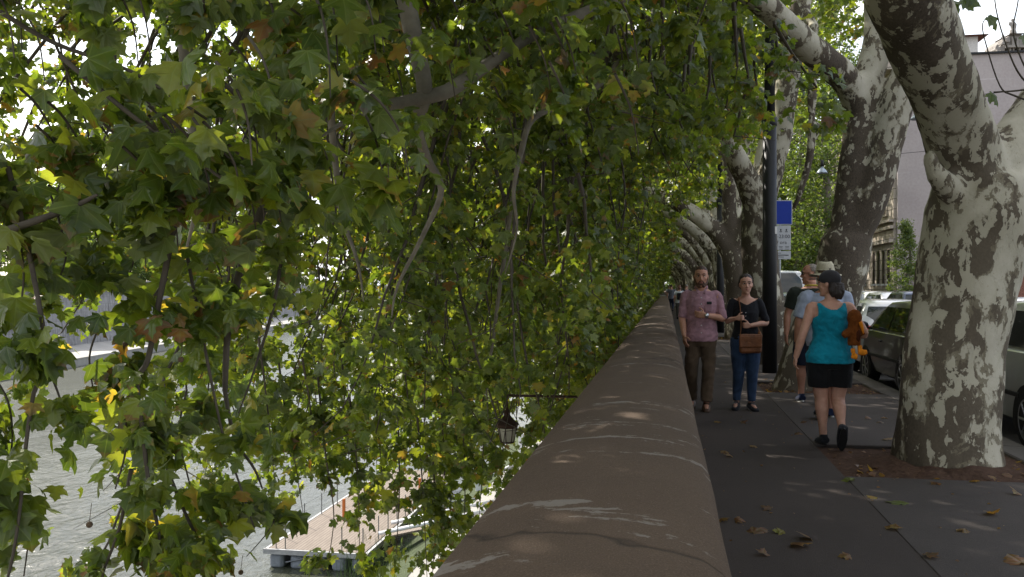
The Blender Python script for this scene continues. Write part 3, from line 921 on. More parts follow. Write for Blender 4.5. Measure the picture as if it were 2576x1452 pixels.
# ---- second tree
R2 = Vector((2.1, 13.8, 0))
tr = PX([(2028, 1010, 13.25), (2030, 965, 13.25), (2045, 880, 13.25), (2080, 780, 13.3), (2112, 700, 13.3), (2132, 600, 13.3)])
mn = PX([(2120, 650, 13.3), (2136, 555, 13.25), (2152, 420, 13.2), (2164, 310, 13.2), (2176, 220, 13.2), (2203, 122, 13.3), (2200, 0, 13.4), (2190, -160, 13.5)])
lf = PX([(2166, 290, 13.2), (2125, 195, 13.0), (2062, 146, 12.8), (1994, 83, 12.5), (1930, 20, 12.2), (1830, -60, 11.8), (1640, -180, 11.6), (1420, -260, 11.6)])
rt = PX([(2125, 640, 13.3), (2172, 540, 13.15), (2220, 395, 13.0), (2258, 250, 12.9), (2300, 140, 12.9), (2350, -40, 12.9), (2380, -260, 13)])
paths2 = [(tr, [.60, .47, .42, .38, .38, .38]), (mn, [.3, .28, .25, .23, .23, .2, .17, .14]), (lf, [.2, .22, .22, .2, .18, .16, .13, .1]), (rt, [.24, .26, .25, .24, .22, .2, .15])]
ends2 = PX([(1830, -60, 11.8), (1640, -180, 11.6), (1420, -260, 11.6), (1500, 50, 12), (1300, -100, 12)])
SPEC2 = [(-9.5, -6.2, 24, 6.2, 1.6, 3.6, 46, .3, .112), (-6.2, -2.4, 41, 5.0, -2.6, -.1, 56, .29, .108), (-2.4, -.7, 33, 4.8, -2.4, .6, 58, .27, .108), (-.7, 1.35, 28, 5.6, 3.4, 4.6, 56, .28, .112)]
mb, lv = make_crown(R2, ends2, (11.8, 17), SPEC2)
canopy(lv, -1.7, 13.5, 5.5, 9, 3.0, 3.6, 92, 50)  # mostly unseen leaf roof, added for the shade it casts on wall and pavement
canopy(lv, 2.6, 13.8, 11, 14, 2.4, 3.0, 24, 44)
T2 = grow((R2.x, R2.y), paths2, ends2, mb, lv, 'second plane tree, leaning trunk pale on its left and dark on its right', voxel=.045, bark=BARK2)

# ---- third tree, half hidden by the lamp post
R3 = Vector((TREE_X, 18.5, 0))
tr = PX([(1944, 945, 17.7), (1944, 900, 17.7), (1930, 800, 17.7), (1914, 690, 17.7), (1908, 580, 17.7), (1908, 500, 17.7)])
lf = PX([(1908, 540, 17.7), (1880, 455, 17.5), (1842, 380, 17.2), (1812, 290, 17), (1770, 190, 16.7), (1700, 100, 16.4), (1560, 20, 16.2)])
rt = PX([(1910, 540, 17.7), (1940, 430, 17.7), (1964, 330, 17.7), (1984, 195, 17.7), (2006, 60, 17.7), (2030, -100, 17.8)])
hg = PX([(2046, 60, 17.2), (2044, 180, 17.2), (2042, 300, 17.2), (2036, 400, 17.2), (2010, 490, 17.3), (1994, 530, 17.4)])
paths3 = [(tr, [.6, .46, .41, .37, .36, .3]), (lf, [.25, .24, .2, .17, .15, .13, .1]), (rt, [.27, .25, .24, .23, .22, .2]), (hg, [.1, .09, .085, .08, .07, .05]), (PX([(2010, 20, 17.7), (2046, 62, 17.3), (2046, 90, 17.2)]), [.12, .1, .09])]
ends3 = PX([(1700, 100, 16.4), (1560, 20, 16.2), (1400, 0, 16), (1600, 150, 17)])
SPEC3 = [(-9, -6, 8, 6, 1.0, 3.4, 34, .32, .135), (-6, -2.4, 44, 5.4, -3.0, -.6, 38, .31, .135), (-2.4, -.7, 36, 5.2, -3.0, .2, 38, .3, .135), (-.7, 1.2, 26, 6.2, 3.6, 5.0, 38, .3, .14)]
mb, lv = make_crown(R3, ends3, (17, 23.2), SPEC3)
canopy(lv, -.6, 18.8, 6, 12, 3.8, 4, 80, 46)
canopy(lv, 3.2, 18.6, 12, 15, 2.8, 3.2, 26, 44)
T3 = grow((R3.x, R3.y), paths3, ends3, mb, lv, 'third plane tree, dark trunk half hidden by the near lamp post, with a burl', voxel=.05, bark=BARK2, extra=[(W(2053, 325, 17.2), .13), (W(2046, 345, 17.2), .09)])

# ---- the rest of the row: three kinds of tree, copied
def row_tree(y0, variant, label):
    R = Vector((TREE_X, y0, 0)); rr = random.Random(40 + variant)
    j = lambda s: rr.uniform(-s, s)
    B = [R + Vector((0, 0, -.3)), R + Vector((0, 0, .1)), R + Vector((j(.08), j(.1), 1.2)), R + Vector((-.12 + j(.08), j(.15), 2.3)), R + Vector((-.25, j(.2), 3.0))]
    fk = B[3]
    l1 = [fk, fk + Vector((-.55, j(.3), .95)), fk + Vector((-1.5 + j(.2), j(.5), 1.75)), fk + Vector((-2.6, j(.8), 2.2)), fk + Vector((-3.9, j(1.2), 2.5)), fk + Vector((-5.4, j(1.5), 2.5))]
    l2 = [B[3], B[3] + Vector((-.15, .1, 1.5)), B[3] + Vector((-.5 + j(.3), j(.5), 3.2)), B[3] + Vector((-1.3, j(.8), 5.4))]
    l3 = [B[3], B[3] + Vector((.4, j(.2), 1.3)), B[3] + Vector((.9 + j(.3), j(.4), 3.4)), B[3] + Vector((1.4, j(.8), 6.5))]
    paths = [(B, [.58, .48, .40, .37, .3]), (l1, [.3, .27, .23, .18, .13, .08]), (l2, [.26, .22, .18, .12]), (l3, [.28, .24, .2, .14])]
    ends = [l1[3], l1[4], l1[5], l2[3]]
    spec = [(-8.5, -4.6, 22, 6.0, -2.0, 1.6, 30, .34, .15), (-4.6, -2.2, 34, 5.6, -3.2, -.4, 36, .33, .15), (-2.2, -.6, 32, 5.4, -3.2, .2, 36, .32, .15), (-.6, 1.2, 20, 6.0, 3.6, 4.8, 32, .32, .155)]
    mb, lv = make_crown(R, ends, (y0 - 3.2, y0 + 3.2), spec)
    canopy(lv, -.4, y0, 6, 13, 4.0, 3.6, 60, 40, .24)
    canopy(lv, 4.0, y0, 11, 15, 3.8, 3.4, 50, 40, .24)
    return grow((R.x, R.y), paths, ends, mb, lv, label, voxel=.06, bark=BARK if variant % 2 else BARK2)
ORD = ['fourth', 'fifth', 'sixth', 'seventh', 'eighth', 'ninth', 'tenth']
protos = []
FAR_LABEL = 'distant mottled plane tree of the row where the avenue closes up'
for i, y in enumerate(TREE_Y[4:]):
    lab = (ORD[i] + ' plane tree of the row, counted from the nearest trunk') if i < 7 else FAR_LABEL
    if i == 0: lab = 'fourth plane tree, broad grey trunk behind the woman in black, limb bending left'
    if i < 3:
        t = row_tree(y, i, lab); protos.append((t, kids_of(t)))
    else:
        s, k = protos[(i * 2 + 1) % 3]
        copy_tree(s, k, (TREE_X + random.uniform(-.15, .15), y, 0), 0, (random.uniform(.94, 1.08), random.choice((-1, 1)) * random.uniform(.95, 1.1), random.uniform(.92, 1.1)), lab)
# ---------------------------------------------------------------- people
def m_skin(name, c):
    m, nt, out = new_mat(name); b = NB(nt)
    v = b.coord('Object')
    f = b.noise(v, 16, 4, .6); g = b.noise(v, 90, 2)
    col = b.ramp(f, [(.3, (c[0] * .88, c[1] * .80, c[2] * .76)), (.7, (c[0] * 1.08, c[1] * 1.05, c[2] * 1.02))])
    p = b.bsdf(col, .55, .35, 0, b.bump(g, .12, .003))
    p.inputs['Subsurface Weight'].default_value = .12
    p.inputs['Subsurface Radius'].default_value = (.01, .004, .002)
    p.inputs['Subsurface Scale'].default_value = .5
    b.link(p.outputs[0], out.inputs[0])
    return m
SKIN1 = m_skin('skin_ruddy', (.46, .245, .165))
SKIN2 = m_skin('skin_light', (.50, .29, .215))
SKIN3 = m_skin('skin_tanned', (.42, .22, .15))
def hairmat(name, c):
    m, nt, out = new_mat(name); b = NB(nt)
    v = b.coord('Object', (1, 1, .18))
    f = b.noise(v, 130, 3, .6, .4)
    p = b.bsdf(b.ramp(f, [(.3, tuple(x * .5 for x in c)), (.7, tuple(x * 1.6 for x in c))]), .5, .4, 0, b.bump(f, .7, .01))
    b.link(p.outputs[0], out.inputs[0])
    return m
HBROWN = hairmat('hair_brown', (.055, .026, .014)); HDARK = hairmat('hair_dark', (.022, .014, .011)); HGREY = hairmat('hair_grey', (.20, .17, .14)); BEARD = hairmat('beard_auburn', (.075, .03, .014)); HRED = hairmat('hair_auburn', (.10, .035, .018))
EYEW = plain('eye_white', (.6, .57, .53), .3, .5, var=.02); IRIS = plain('eye_iris', (.02, .012, .008), .2, .5, var=.05); LIP = plain('lips', (.30, .10, .085), .5, var=.08)
BLACKR = plain('black_rubber', (.012, .012, .013), .6); WHITES = plain('shoe_sole_white', (.6, .6, .58), .6); STEEL = plain('watch_steel', (.55, .55, .56), .25, .5, .9)

def lerp(a, b, t): return tuple(a[i] * (1 - t) + b[i] * t for i in range(3))
def hand(mb, wr, d, palm, side, curl=.45, s=1.0):
    """palm, four unequal fingers, thumb from the side; d: direction of fingers, palm: way the palm faces, side: way the thumb lies"""
    wr, d, palm = Vector(wr), Vector(d).normalized(), Vector(palm)
    palm = (palm - d * palm.dot(d)).normalized()
    sd = d.cross(palm).normalized()
    if sd.dot(Vector(side)) < 0: sd = -sd
    # palm as three ridges so that its section is wide and thin
    for q in (-.026, -.009, .009, .026):
        mb.tube([wr + sd * q * .5 * s - d * .01, wr + d * .03 * s + sd * q * s, wr + d * .082 * s + sd * q * 1.1 * s], [.014 * s, .0155 * s, .0125 * s], 8)
    for q, L, r in ((.029, .068, .0088), (.0098, .078, .0092), (-.0098, .073, .0088), (-.029, .056, .0078)):
        p = wr + d * .08 * s + sd * q * 1.08 * s
        P = [p - d * .012 * s, p]; a = 0; dd = d.copy()
        for k, fr in enumerate((.46, .3, .24)):
            a += curl * (1.0, 1.1, .8)[k]
            dd = d * math.cos(a) + palm * math.sin(a)
            p = p + dd * L * fr * s; P.append(p)
        mb.tube(P, [r * s, r * s, r * .97 * s, r * .9 * s, r * .72 * s], 8)
    p = wr + d * .022 * s + sd * .026 * s
    P = [p]
    for k, L in enumerate((.038, .030, .024)):
        dd = (d * (.45 + .3 * k) + sd * (.8 - .3 * k) + palm * (.35 + curl * .3 * k)).normalized()
        p = p + dd * L * s; P.append(p)
    mb.tube(P, [.0135 * s, .0115 * s, .0100 * s, .0075 * s], 8)
class Pose: pass
def stance(H=1.75, w=1.0, fem=False, **kw):
    s = H / 1.75
    p = Pose(); p.H, p.s, p.w, p.fem = H, s, w, fem
    p.lean = 0.0
    p.sh = (.185 if not fem else .165) * w
    p.hip = .088 * (1.08 if fem else 1)
    # L is the person's left (-x), R the right (+x); facing +y
    p.J = dict(knL=(-.09, .05, .48), anL=(-.09, .0, .09), knR=(.09, .05, .48), anR=(.09, .0, .09),
               elL=(-.25, -.02, 1.13), wrL=(-.26, .06, .88), elR=(.25, -.02, 1.13), wrR=(.26, .06, .88))
    p.toe = dict(L=(0, 1, -.12), R=(0, 1, -.12))
    p.hand = dict(L=((-.02, .12, -1), (1, .1, 0), (0, 1, 0), .4), R=((.02, .12, -1), (-1, .1, 0), (0, 1, 0), .4))
    p.yaw = 0.0; p.pitch = 0.0
    for k, v in kw.items():
        if k in p.J: p.J[k] = v
        elif hasattr(p, k): setattr(p, k, v)
    return p
def torso_rings(p, grow_=0.0, z0=.80, z1=1.56):
    w = p.w
    if p.fem:
        R = [(.78, .13, .10), (.84, .172, .125), (.92, .178, .125), (1.0, .158, .11), (1.08, .135, .10), (1.16, .138, .108), (1.26, .155, .128), (1.34, .158, .112), (1.405, .155, .09), (1.45, .115, .075), (1.485, .058, .056), (1.545, .05, .053)]
    else:
        R = [(.78, .12, .10), (.84, .158, .118), (.92, .166, .118), (1.0, .158, .112), (1.08, .152, .112), (1.18, .160, .118), (1.28, .176, .124), (1.36, .178, .116), (1.42, .165, .094), (1.462, .115, .078), (1.495, .066, .064), (1.55, .058, .062)]
    out = []
    for z, rx, ry in R:
        if z0 - .001 <= z <= z1 + .001:
            k = w if z < 1.47 else 1.0
            out.append((0, (z - .9) * p.lean + (-.012 if z > 1.3 else 0), z, rx * k + grow_, ry * (1 + (w - 1) * .9) + grow_))
    return out
def hd(p, v):
    """head-local point (origin chin level, y forward) to body space"""
    q = Vector((v[0] * 1.07, v[1] * 1.05, v[2] * 1.07 - .06))
    q = Matrix.Rotation(p.yaw, 3, 'Z') @ (Matrix.Rotation(p.pitch, 3, 'X') @ q)
    c = Vector((0, .022 + .62 * p.lean, 1.518 + .06))
    return q + c
HEADR = [(-.004, .052, .022, .022), (.012, .046, .040, .040), (.04, .030, .054, .062), (.075, .014, .064, .080), (.11, .004, .070, .091), (.15, .0, .074, .097), (.185, -.003, .069, .090), (.212, -.006, .052, .068), (.23, -.006, .022, .03)]
def head_rings(mb, p, g=0.0, z0=-1, z1=1, sx=1.0, dy=0.0):
    n = 18; R = [r for r in HEADR if z0 <= r[0] <= z1]
    vs, fs = [], []
    for z, cy_, rx, ry in R:
        for j in range(n):
            a = 2 * PI * j / n
            vs.append(hd(p, (math.cos(a) * (rx + g) * sx, cy_ + dy + math.sin(a) * (ry + g), z)))
    for i in range(len(R) - 1):
        for j in range(n):
            j2 = (j + 1) % n
            fs.append((i * n + j, i * n + j2, (i + 1) * n + j2, (i + 1) * n + j))
    fs.append(tuple(range(n - 1, -1, -1))); fs.append(tuple(range((len(R) - 1) * n, len(R) * n)))
    mb.add(vs, fs)
def jt(p):
    s, w = p.s, p.w
    J = dict(p.J)
    J['shL'] = (-p.sh, -.012 + .5 * p.lean, 1.402); J['shR'] = (p.sh, -.012 + .5 * p.lean, 1.402)
    J['hiL'] = (-p.hip * w, 0, .88); J['hiR'] = (p.hip * w, 0, .88)
    return J
def make_body(p, voxel=.0075, fine=True):
    J = jt(p); mb = MB()
    mb.rings(torso_rings(p), 20)
    head_rings(mb, p)
    mb.tube([hd(p, (0, -.02, -.07)), hd(p, (0, -.012, .06))], [.056 if not p.fem else .048, .054 if not p.fem else .046], 14)
    mb.tube([hd(p, (0, .086, .135)), hd(p, (0, .102, .11)), hd(p, (0, .116, .085)), hd(p, (0, .094, .078))], [.008, .010, .0135, .008], 8)
    for q in (-1, 1):
        mb.ball(hd(p, (q * .012, .098, .083)), .009, 8)
        mb.ball(hd(p, (q * .0755, -.004, .105)), (.012, .020, .031), 10, rot=Matrix.Rotation(p.yaw, 3, 'Z'))
        mb.tube([hd(p, (q * .016, .092, .143)), hd(p, (q * .048, .076, .141))], .0085, 8)
        mb.ball(hd(p, (q * .044, .062, .09)), .021, 10)
    mb.ball(hd(p, (0, .083, .045)), (.022, .013, .012), 8)
    mb.ball(hd(p, (0, .082, .008)), (.018, .014, .014), 8)
    tw = p.w * (1.06 if p.fem else 1)
    for q in 'LR':
        P, R = spline([J['hi' + q], lerp(J['hi' + q], J['kn' + q], .4), J['kn' + q], lerp(J['kn' + q], J['an' + q], .33), lerp(J['kn' + q], J['an' + q], .7), J['an' + q]],
                      [.088 * tw, .082 * tw, .056 * tw, .056 * tw, .043, .036], 4)
        mb.tube(P, R, 14)
        a = Vector(J['an' + q]); t = Vector(p.toe[q]).normalized()
        mb.tube([a - t * .045 + Vector((0, 0, -.03)), a + t * .05 + Vector((0, 0, -.03)), a + t * .15 + Vector((0, 0, -.045))], [.036, .036, .024], 10)
        aw = p.w * (.88 if p.fem else 1.0)
        P, R = spline([lerp(J['sh' + q], (0, J['sh' + q][1], 1.40), .28), J['sh' + q], lerp(J['sh' + q], J['el' + q], .4), J['el' + q], lerp(J['el' + q], J['wr' + q], .35), J['wr' + q]],
                      [.05, .056 * aw, .050 * aw, .040 * aw, .041 * aw, .0265 * aw], 4)
        mb.tube(P, R, 12)
        if fine: hand(mb, J['wr' + q], *p.hand[q], s=.93 if p.fem else 1.03)
        else:
            d = Vector(p.hand[q][0]).normalized(); w_ = Vector(J['wr' + q])
            for k in (-.02, 0, .02): mb.tube([w_, w_ + d * .09 + Vector((0, k * .6, 0)), w_ + d * .17 + Vector((0, k, 0))], [.018, .014, .009], 6)
    return remesh(mb, voxel, 2, 'body')
WR = lambda a, fz: (lambda v: a * 1.1 * (.25 - abs(mnoise.noise(Vector((v.x * 7 + v.z * 5, v.y * 7, v.z * fz * .9 + v.x * 4))))) + a * mnoise.noise(Vector((v.x * 9, v.y * 9, v.z * fz))) + a * .5 * mnoise.noise(Vector((v.x * 22 + v.z * 9, v.y * 22, v.z * fz * 1.7))))
def make_top(p, z0=.84, sleeve=.9, g=.016, voxel=.010, neck=1.49, loose=.0, slr=.058, wr=.006, vneck=False, tank=False):
    J = jt(p); mb = MB()
    R = torso_rings(p, g, z0, neck)
    R = [(r[0], r[1], r[2], r[3] + loose * max(0, (1.15 - r[2])), r[4] + loose * max(0, (1.15 - r[2]))) for r in R]
    mb.rings(R, 20)
    if sleeve > 0:
        for q in 'LR':
            e = lerp(J['sh' + q], J['el' + q], sleeve) if sleeve <= 1 else lerp(J['el' + q], J['wr' + q], sleeve - 1)
            pts = [lerp(J['sh' + q], (0, J['sh' + q][1], 1.40), .35), J['sh' + q], lerp(J['sh' + q], e, .5) if sleeve <= 1 else lerp(J['sh' + q], J['el' + q], .5), e]
            if sleeve > 1: pts = pts[:3] + [J['el' + q], e]
            rr = [.058, slr + .009, slr + .005, slr] if len(pts) == 4 else [.058, slr + .009, slr + .004, slr, slr * .9]
            P, R2 = spline(pts, [x * (p.w if not p.fem else .94) for x in rr], 4)
            mb.tube(P, R2, 14)
    return remesh(mb, voxel, 4, 'top', WR(wr, 16))
def make_legs(p, z1=1.0, z_end=.0, g=.014, voxel=.010, r_end=.066, knee=.072, wr=.007, wide=0.0, thick=1.0):
    """trousers, jeans or shorts; z_end is how far down the shin they go (0 = knee, 1 = ankle, negative = above the knee)"""
    J = jt(p); mb = MB()
    mb.rings(torso_rings(p, g, .78, z1), 20)
    tw = p.w * (1.06 if p.fem else 1) * thick
    for q in 'LR':
        h, k, a = J['hi' + q], J['kn' + q], J['an' + q]
        h2 = (h[0], h[1], .93)
        if z_end <= 0:
            e = lerp(h, k, 1 + z_end)
            pts, rr = [h2, lerp(h, e, .5), e], [.098 * tw + wide * .5, .097 * tw + wide, .09 * tw + wide * 1.3]
        else:
            e = lerp(k, a, z_end)
            pts = [h2, lerp(h, k, .45), k, lerp(k, e, .5), e]
            rr = [.098 * tw, .092 * tw, knee, (knee + r_end) / 2, r_end]
        P, R = spline(pts, rr, 5)
        mb.tube(P, R, 16)
    return remesh(mb, voxel, 4, 'legs', WR(wr, 11))
def shoe(p, q, parent, mat, sole, name='shoe', laces=None):
    a = Vector(jt(p)['an' + q]); t = Vector(p.toe[q]).normalized()
    up = Vector((0, 0, 1)); sd = t.cross(up).normalized(); up = sd.cross(t)
    M = lambda f, h: a + t * f + up * h
    mb = MB()
    for k in (-.014, .014):
        mb.tube([M(-.06, -.045) + sd * k, M(0, -.045) + sd * k * 1.1, M(.08, -.05) + sd * k * 1.5, M(.16, -.058) + sd * k * 1.2, M(.195, -.062) + sd * k * .6], [.033, .037, .034, .028, .018], 10)
    mb.tube([M(-.025, -.04), M(-.02, .01)], [.042, .040], 12)
    mb.tube([M(.0, -.01), M(.07, -.03)], [.038, .03], 10)
    o = put(name, remesh(mb, .008, 3, 'shoe'), mat, parent)
    ms = MB()
    n = 16; vs = []
    for zz in (-.092, -.074):
        for j in range(n):
            an = 2 * PI * j / n
            f = math.cos(an); w_ = .043 - .008 * (f < 0) - .004 * f
            vs.append(M(.065 + .142 * f, zz) + sd * math.sin(an) * w_)
    fs = [(j, (j + 1) % n, n + (j + 1) % n, n + j) for j in range(n)] + [tuple(range(n - 1, -1, -1)), tuple(range(n, 2 * n))]
    put('sole', ms.add(vs, fs).mesh('sole'), sole, o)
    if laces:
        ml = MB()
        for f, h in ((.03, .012), (.055, -.002), (.08, -.014)):
            ml.tube([M(f, h) - sd * .03, M(f + .008, h + .014), M(f, h) + sd * .03], .005, 6)
        put('lace', ml.mesh('lace'), laces, o)
def face(p, parent, brow, beard=None, lips=True):
    R = Matrix.Rotation(p.yaw, 3, 'Z')
    for q in (-1, 1):
        e = put('eye', MB().ball(hd(p, (q * .031, .0835, .122)), (.0135, .008, .0075), 10, rot=R).mesh('eye'), EYEW, parent, smooth=True)
        put('iris', MB().ball(hd(p, (q * .030, .0885, .122)), (.0075, .0055, .0076), 8, rot=R).mesh('iris'), IRIS, e, smooth=True)
        put('eyelid', MB().tube([hd(p, (q * .017, .091, .1275)), hd(p, (q * .031, .0925, .1305)), hd(p, (q * .046, .082, .126))], .0032, 6).mesh('eyelid'), brow, e)
        put('eyebrow', MB().tube([hd(p, (q * .013, .1005, .145)), hd(p, (q * .032, .0945, .152)), hd(p, (q * .052, .078, .145))], [(.0075, .005), (.007, .005), (.004, .004)], 8).mesh('eyebrow'), brow, parent, smooth=True)
    if lips:
        put('lips', MB().tube([hd(p, (-.022, .087, .0475)), hd(p, (-.008, .0975, .050)), hd(p, (.008, .0975, .050)), hd(p, (.022, .087, .0475))], [.003, .0062, .0062, .003], 8).mesh('lips'), LIP, parent, smooth=True)
    if beard:
        mb = MB()
        head_rings(mb, p, .005, -.01, .041, 1.0, .002)
        for q in (-1, 1):
            mb.tube([hd(p, (q * .071, .006, .115)), hd(p, (q * .066, .016, .07)), hd(p, (q * .050, .045, .03)), hd(p, (q * .02, .085, .0))], [.009, .015, .022, .02], 10)
            mb.tube([hd(p, (q * .004, .100, .067)), hd(p, (q * .022, .093, .060)), hd(p, (q * .034, .078, .035))], [.007, .0075, .009], 8)
        put('beard', remesh(mb, .006, 2, 'beard', lambda v: .0022 * mnoise.noise(v * 60)), beard, parent)
def hair_cap(p, parent, mat, extra=None, c=(0, -.014, .157), r=(.081, .100, .087), amp=.004):
    mb = MB().ball(hd(p, c), r, 18, rot=Matrix.Rotation(p.yaw, 3, 'Z') @ Matrix.Rotation(.22, 3, 'X'))
    for pts, rad in (extra or []):
        mb.tube([hd(p, q) for q in pts], rad, 10)
    return put('hair', remesh(mb, .008, 2, 'hair', lambda v: amp * mnoise.noise(v * 45) + amp * mnoise.noise(Vector((v.x * 90, v.y * 90, v.z * 20)))), mat, parent)
def seat_person(p, label, px, py, t, rz, cat='person', group=None):
    g = W(px, 726, t)
    o = thing('person', label, cat, (g.x, g.y, 0), rz, group)
    o.scale = (p.s, p.s, p.s)
    return o
PINK = fabric('shirt_pink', (.33, .185, .215), 20, .7, .2); KHAKI = fabric('trousers_khaki', (.088, .060, .038), 9, .7, .2)
BLACKT = fabric('top_black', (.014, .014, .017), 14, .5); DENIM = fabric('jeans_blue', (.032, .058, .115), 7, .6, .5)
TEAL = fabric('tank_teal', (.004, .19, .27), 16, .9, .2); BLACKS = fabric('shorts_black', (.008, .008, .009), 10, .5)
GREENT = fabric('tee_dark_green', (.016, .020, .014), 12, .5); BLUES = fabric('shirt_pale_blue', (.30, .34, .43), 14, .6, .12)
GREYS = fabric('tee_grey', (.10, .105, .12), 14, .5); WHITET = fabric('tee_white', (.52, .54, .58), 14, .5, .08); GREYP = fabric('trousers_grey', (.10, .098, .09), 10, .6); NAVY = fabric('navy_cloth', (.014, .018, .034), 12, .5)
LEATHER = plain('bag_leather', (.17, .062, .022), .5, .35, var=.3, scale=14, bump=.4, bscale=60); STRAPM = plain('strap_leather', (.21, .085, .03), .55, .3, var=.2)
SHOEB = fabric('shoe_black', (.015, .016, .02), 20, .4); SHOEBR = plain('shoe_brown', (.06, .032, .018), .5, var=.25); NAVYS = fabric('shoe_navy', (.012, .018, .045), 20, .4)
STRAW = plain('hat_straw', (.46, .42, .31), .85, .2, var=.18, scale=40, bump=.6, bscale=160); CAPM = fabric('cap_charcoal', (.035, .033, .037), 20, .3)
YEL = plain('yellow_trim', (.45, .36, .04), .8)

# man in the pink shirt, one forearm across to the other elbow
p = stance(1.76, 1.04, knL=(-.085, .08, .48), anL=(-.06, .14, .09), knR=(.12, .03, .48), anR=(.115, -.10, .10),
           elR=(.232, .03, 1.14), wrR=(.205, .13, .905), elL=(-.262, .04, 1.13), wrL=(-.045, .185, 1.165))
p.hand = dict(R=((-.12, .45, -1), (-.8, -.3, -.1), (0, 1, .4), .35), L=((1, .12, .12), (.1, -.9, .25), (0, .2, 1), .55))
p.pitch = -.06
o = seat_person(p, 'bearded man in pink shirt and khaki trousers walking along the wall towards us', 1764, 1030, 10.9, PI - .03)
put('body', make_body(p, .0068), SKIN1, o)
sh = put('shirt', make_top(p, .82, 1.02, .02, neck=1.47, loose=.05, slr=.051, wr=.007), PINK, o)
put('collar', MB().tube([(-.055, .035, 1.475), (-.072, -.02, 1.512), (-.04, -.075, 1.525), (.04, -.075, 1.525), (.072, -.02, 1.512), (.055, .035, 1.475)], [(.012, .02)] * 6, 8).tube([(-.05, .045, 1.478), (-.03, .10, 1.43)], [(.02, .012), (.026, .007)], 8).tube([(.05, .045, 1.478), (.03, .10, 1.43)], [(.02, .012), (.026, .007)], 8).mesh('collar'), PINK, sh, smooth=True)
for z in (1.38, 1.30, 1.22, 1.13, 1.04, .95):
    put('button', MB().ball((0, .147 if z > 1.1 else .150, z), .0075, 8).mesh('button'), WHITES, sh, smooth=True)
put('pocket', MB().box((-.085, .138, 1.26), (.085, .012, .095), .15, bev=.004).mesh('pocket'), PINK, sh)
put('pocket_item', MB().box((-.095, .146, 1.315), (.06, .012, .035), .15, bev=.004).mesh('pocket_item'), BLACKR, sh)
put('trousers', make_legs(p, .98, .96, .012, r_end=.072, knee=.08, wr=.009), KHAKI, o)
put('belt', MB().rings([(0, 0, .955, .182, .133), (0, 0, .985, .18, .131)], 24).mesh('belt'), SHOEBR, o, smooth=True)
for q in 'LR': shoe(p, q, o, SHOEBR, BLACKR)
hair_cap(p, o, HBROWN, c=(0, -.010, .168), r=(.079, .097, .077), amp=.003)
face(p, o, HBROWN, BEARD)
put('wristwatch', MB().tube([(-.075, .176, 1.16), (-.05, .186, 1.166)], [.036, .035], 14).ball((-.06, .215, 1.165), (.02, .007, .02), 12).mesh('wristwatch'), STEEL, o, smooth=True)

# woman in black with the leather bag
p = stance(1.655, 1.02, True, knL=(-.07, .10, .48), anL=(-.06, .10, .09), knR=(.10, .06, .48), anR=(.125, .04, .09),
           elR=(.245, .02, 1.16), wrR=(.135, .165, 1.20), elL=(-.262, .02, 1.14), wrL=(-.03, .19, 1.105))
p.hand = dict(R=((-1, .35, .1), (-.2, -.9, 0), (0, .2, 1), 1.15), L=((1, .12, .05), (.1, -.9, 0), (0, .2, 1), 1.15))
p.toe = dict(L=(-.25, 1, -.1), R=(.25, 1, -.1))
o = seat_person(p, 'woman in black top and blue jeans holding a bag strap with both hands', 1876, 1030, 10.9, PI + .04)
put('body', make_body(p, .0068), SKIN2, o)
sh = put('top', cut(make_top(p, .92, .96, .014, .008, 1.475, slr=.055, wr=.005), lambda v: v.z > (1.375 + .52 * abs(v.x) if v.y > -.01 else 1.44) and abs(v.x) < .155), BLACKT, o)
for z in (1.27, 1.225, 1.18): put('button', MB().ball((.02, .150, z), .008, 8).mesh('button'), STEEL, sh, smooth=True)
put('jeans', make_legs(p, 1.0, .93, .012, r_end=.052, knee=.076, wr=.003), DENIM, o)
for q in 'LR': shoe(p, q, o, SHOEB, WHITES, laces=GREYS)
hair_cap(p, o, HDARK, [([(.07, -.02, .16), (.076, -.03, .11), (.06, -.05, .06)], [.02, .018, .014]), ([(-.07, -.02, .16), (-.076, -.03, .11), (-.06, -.05, .06)], [.02, .018, .014]), ([(0, -.08, .12), (0, -.115, .11)], [.04, .036])], c=(0, -.021, .170), r=(.086, .103, .083), amp=.004)
face(p, o, HDARK)
B = thing('shoulder_bag', 'brown leather satchel hanging at the hip of the woman in black', 'bag', o.location, o.rotation_euler.z)
B.scale = o.scale
mb = MB().box((-.03, .215, .865), (.285, .085, .235), .12, bev=.025)
put('bag_body', remesh(mb, .009, 4, 'bag_body', lump(.006, 9)), LEATHER, B)
put('flap', remesh(MB().box((-.03, .258, .90), (.295, .022, .155), .12, bev=.01).box((-.03, .215, .986), (.29, .10, .022), .12, bev=.01), .007, 3, 'flap', lump(.005, 12)), LEATHER, B)
put('strap', MB().tube([(.11, .235, .93), (.088, .215, 1.05), (.083, .185, 1.20), (.088, .135, 1.34), (.098, .04, 1.462), (.06, -.07, 1.43), (-.05, -.14, 1.25), (-.15, -.10, 1.08), (-.172, .19, .96)], [(.021, .005)] * 9, 8).mesh('strap'), STRAPM, B, smooth=True)

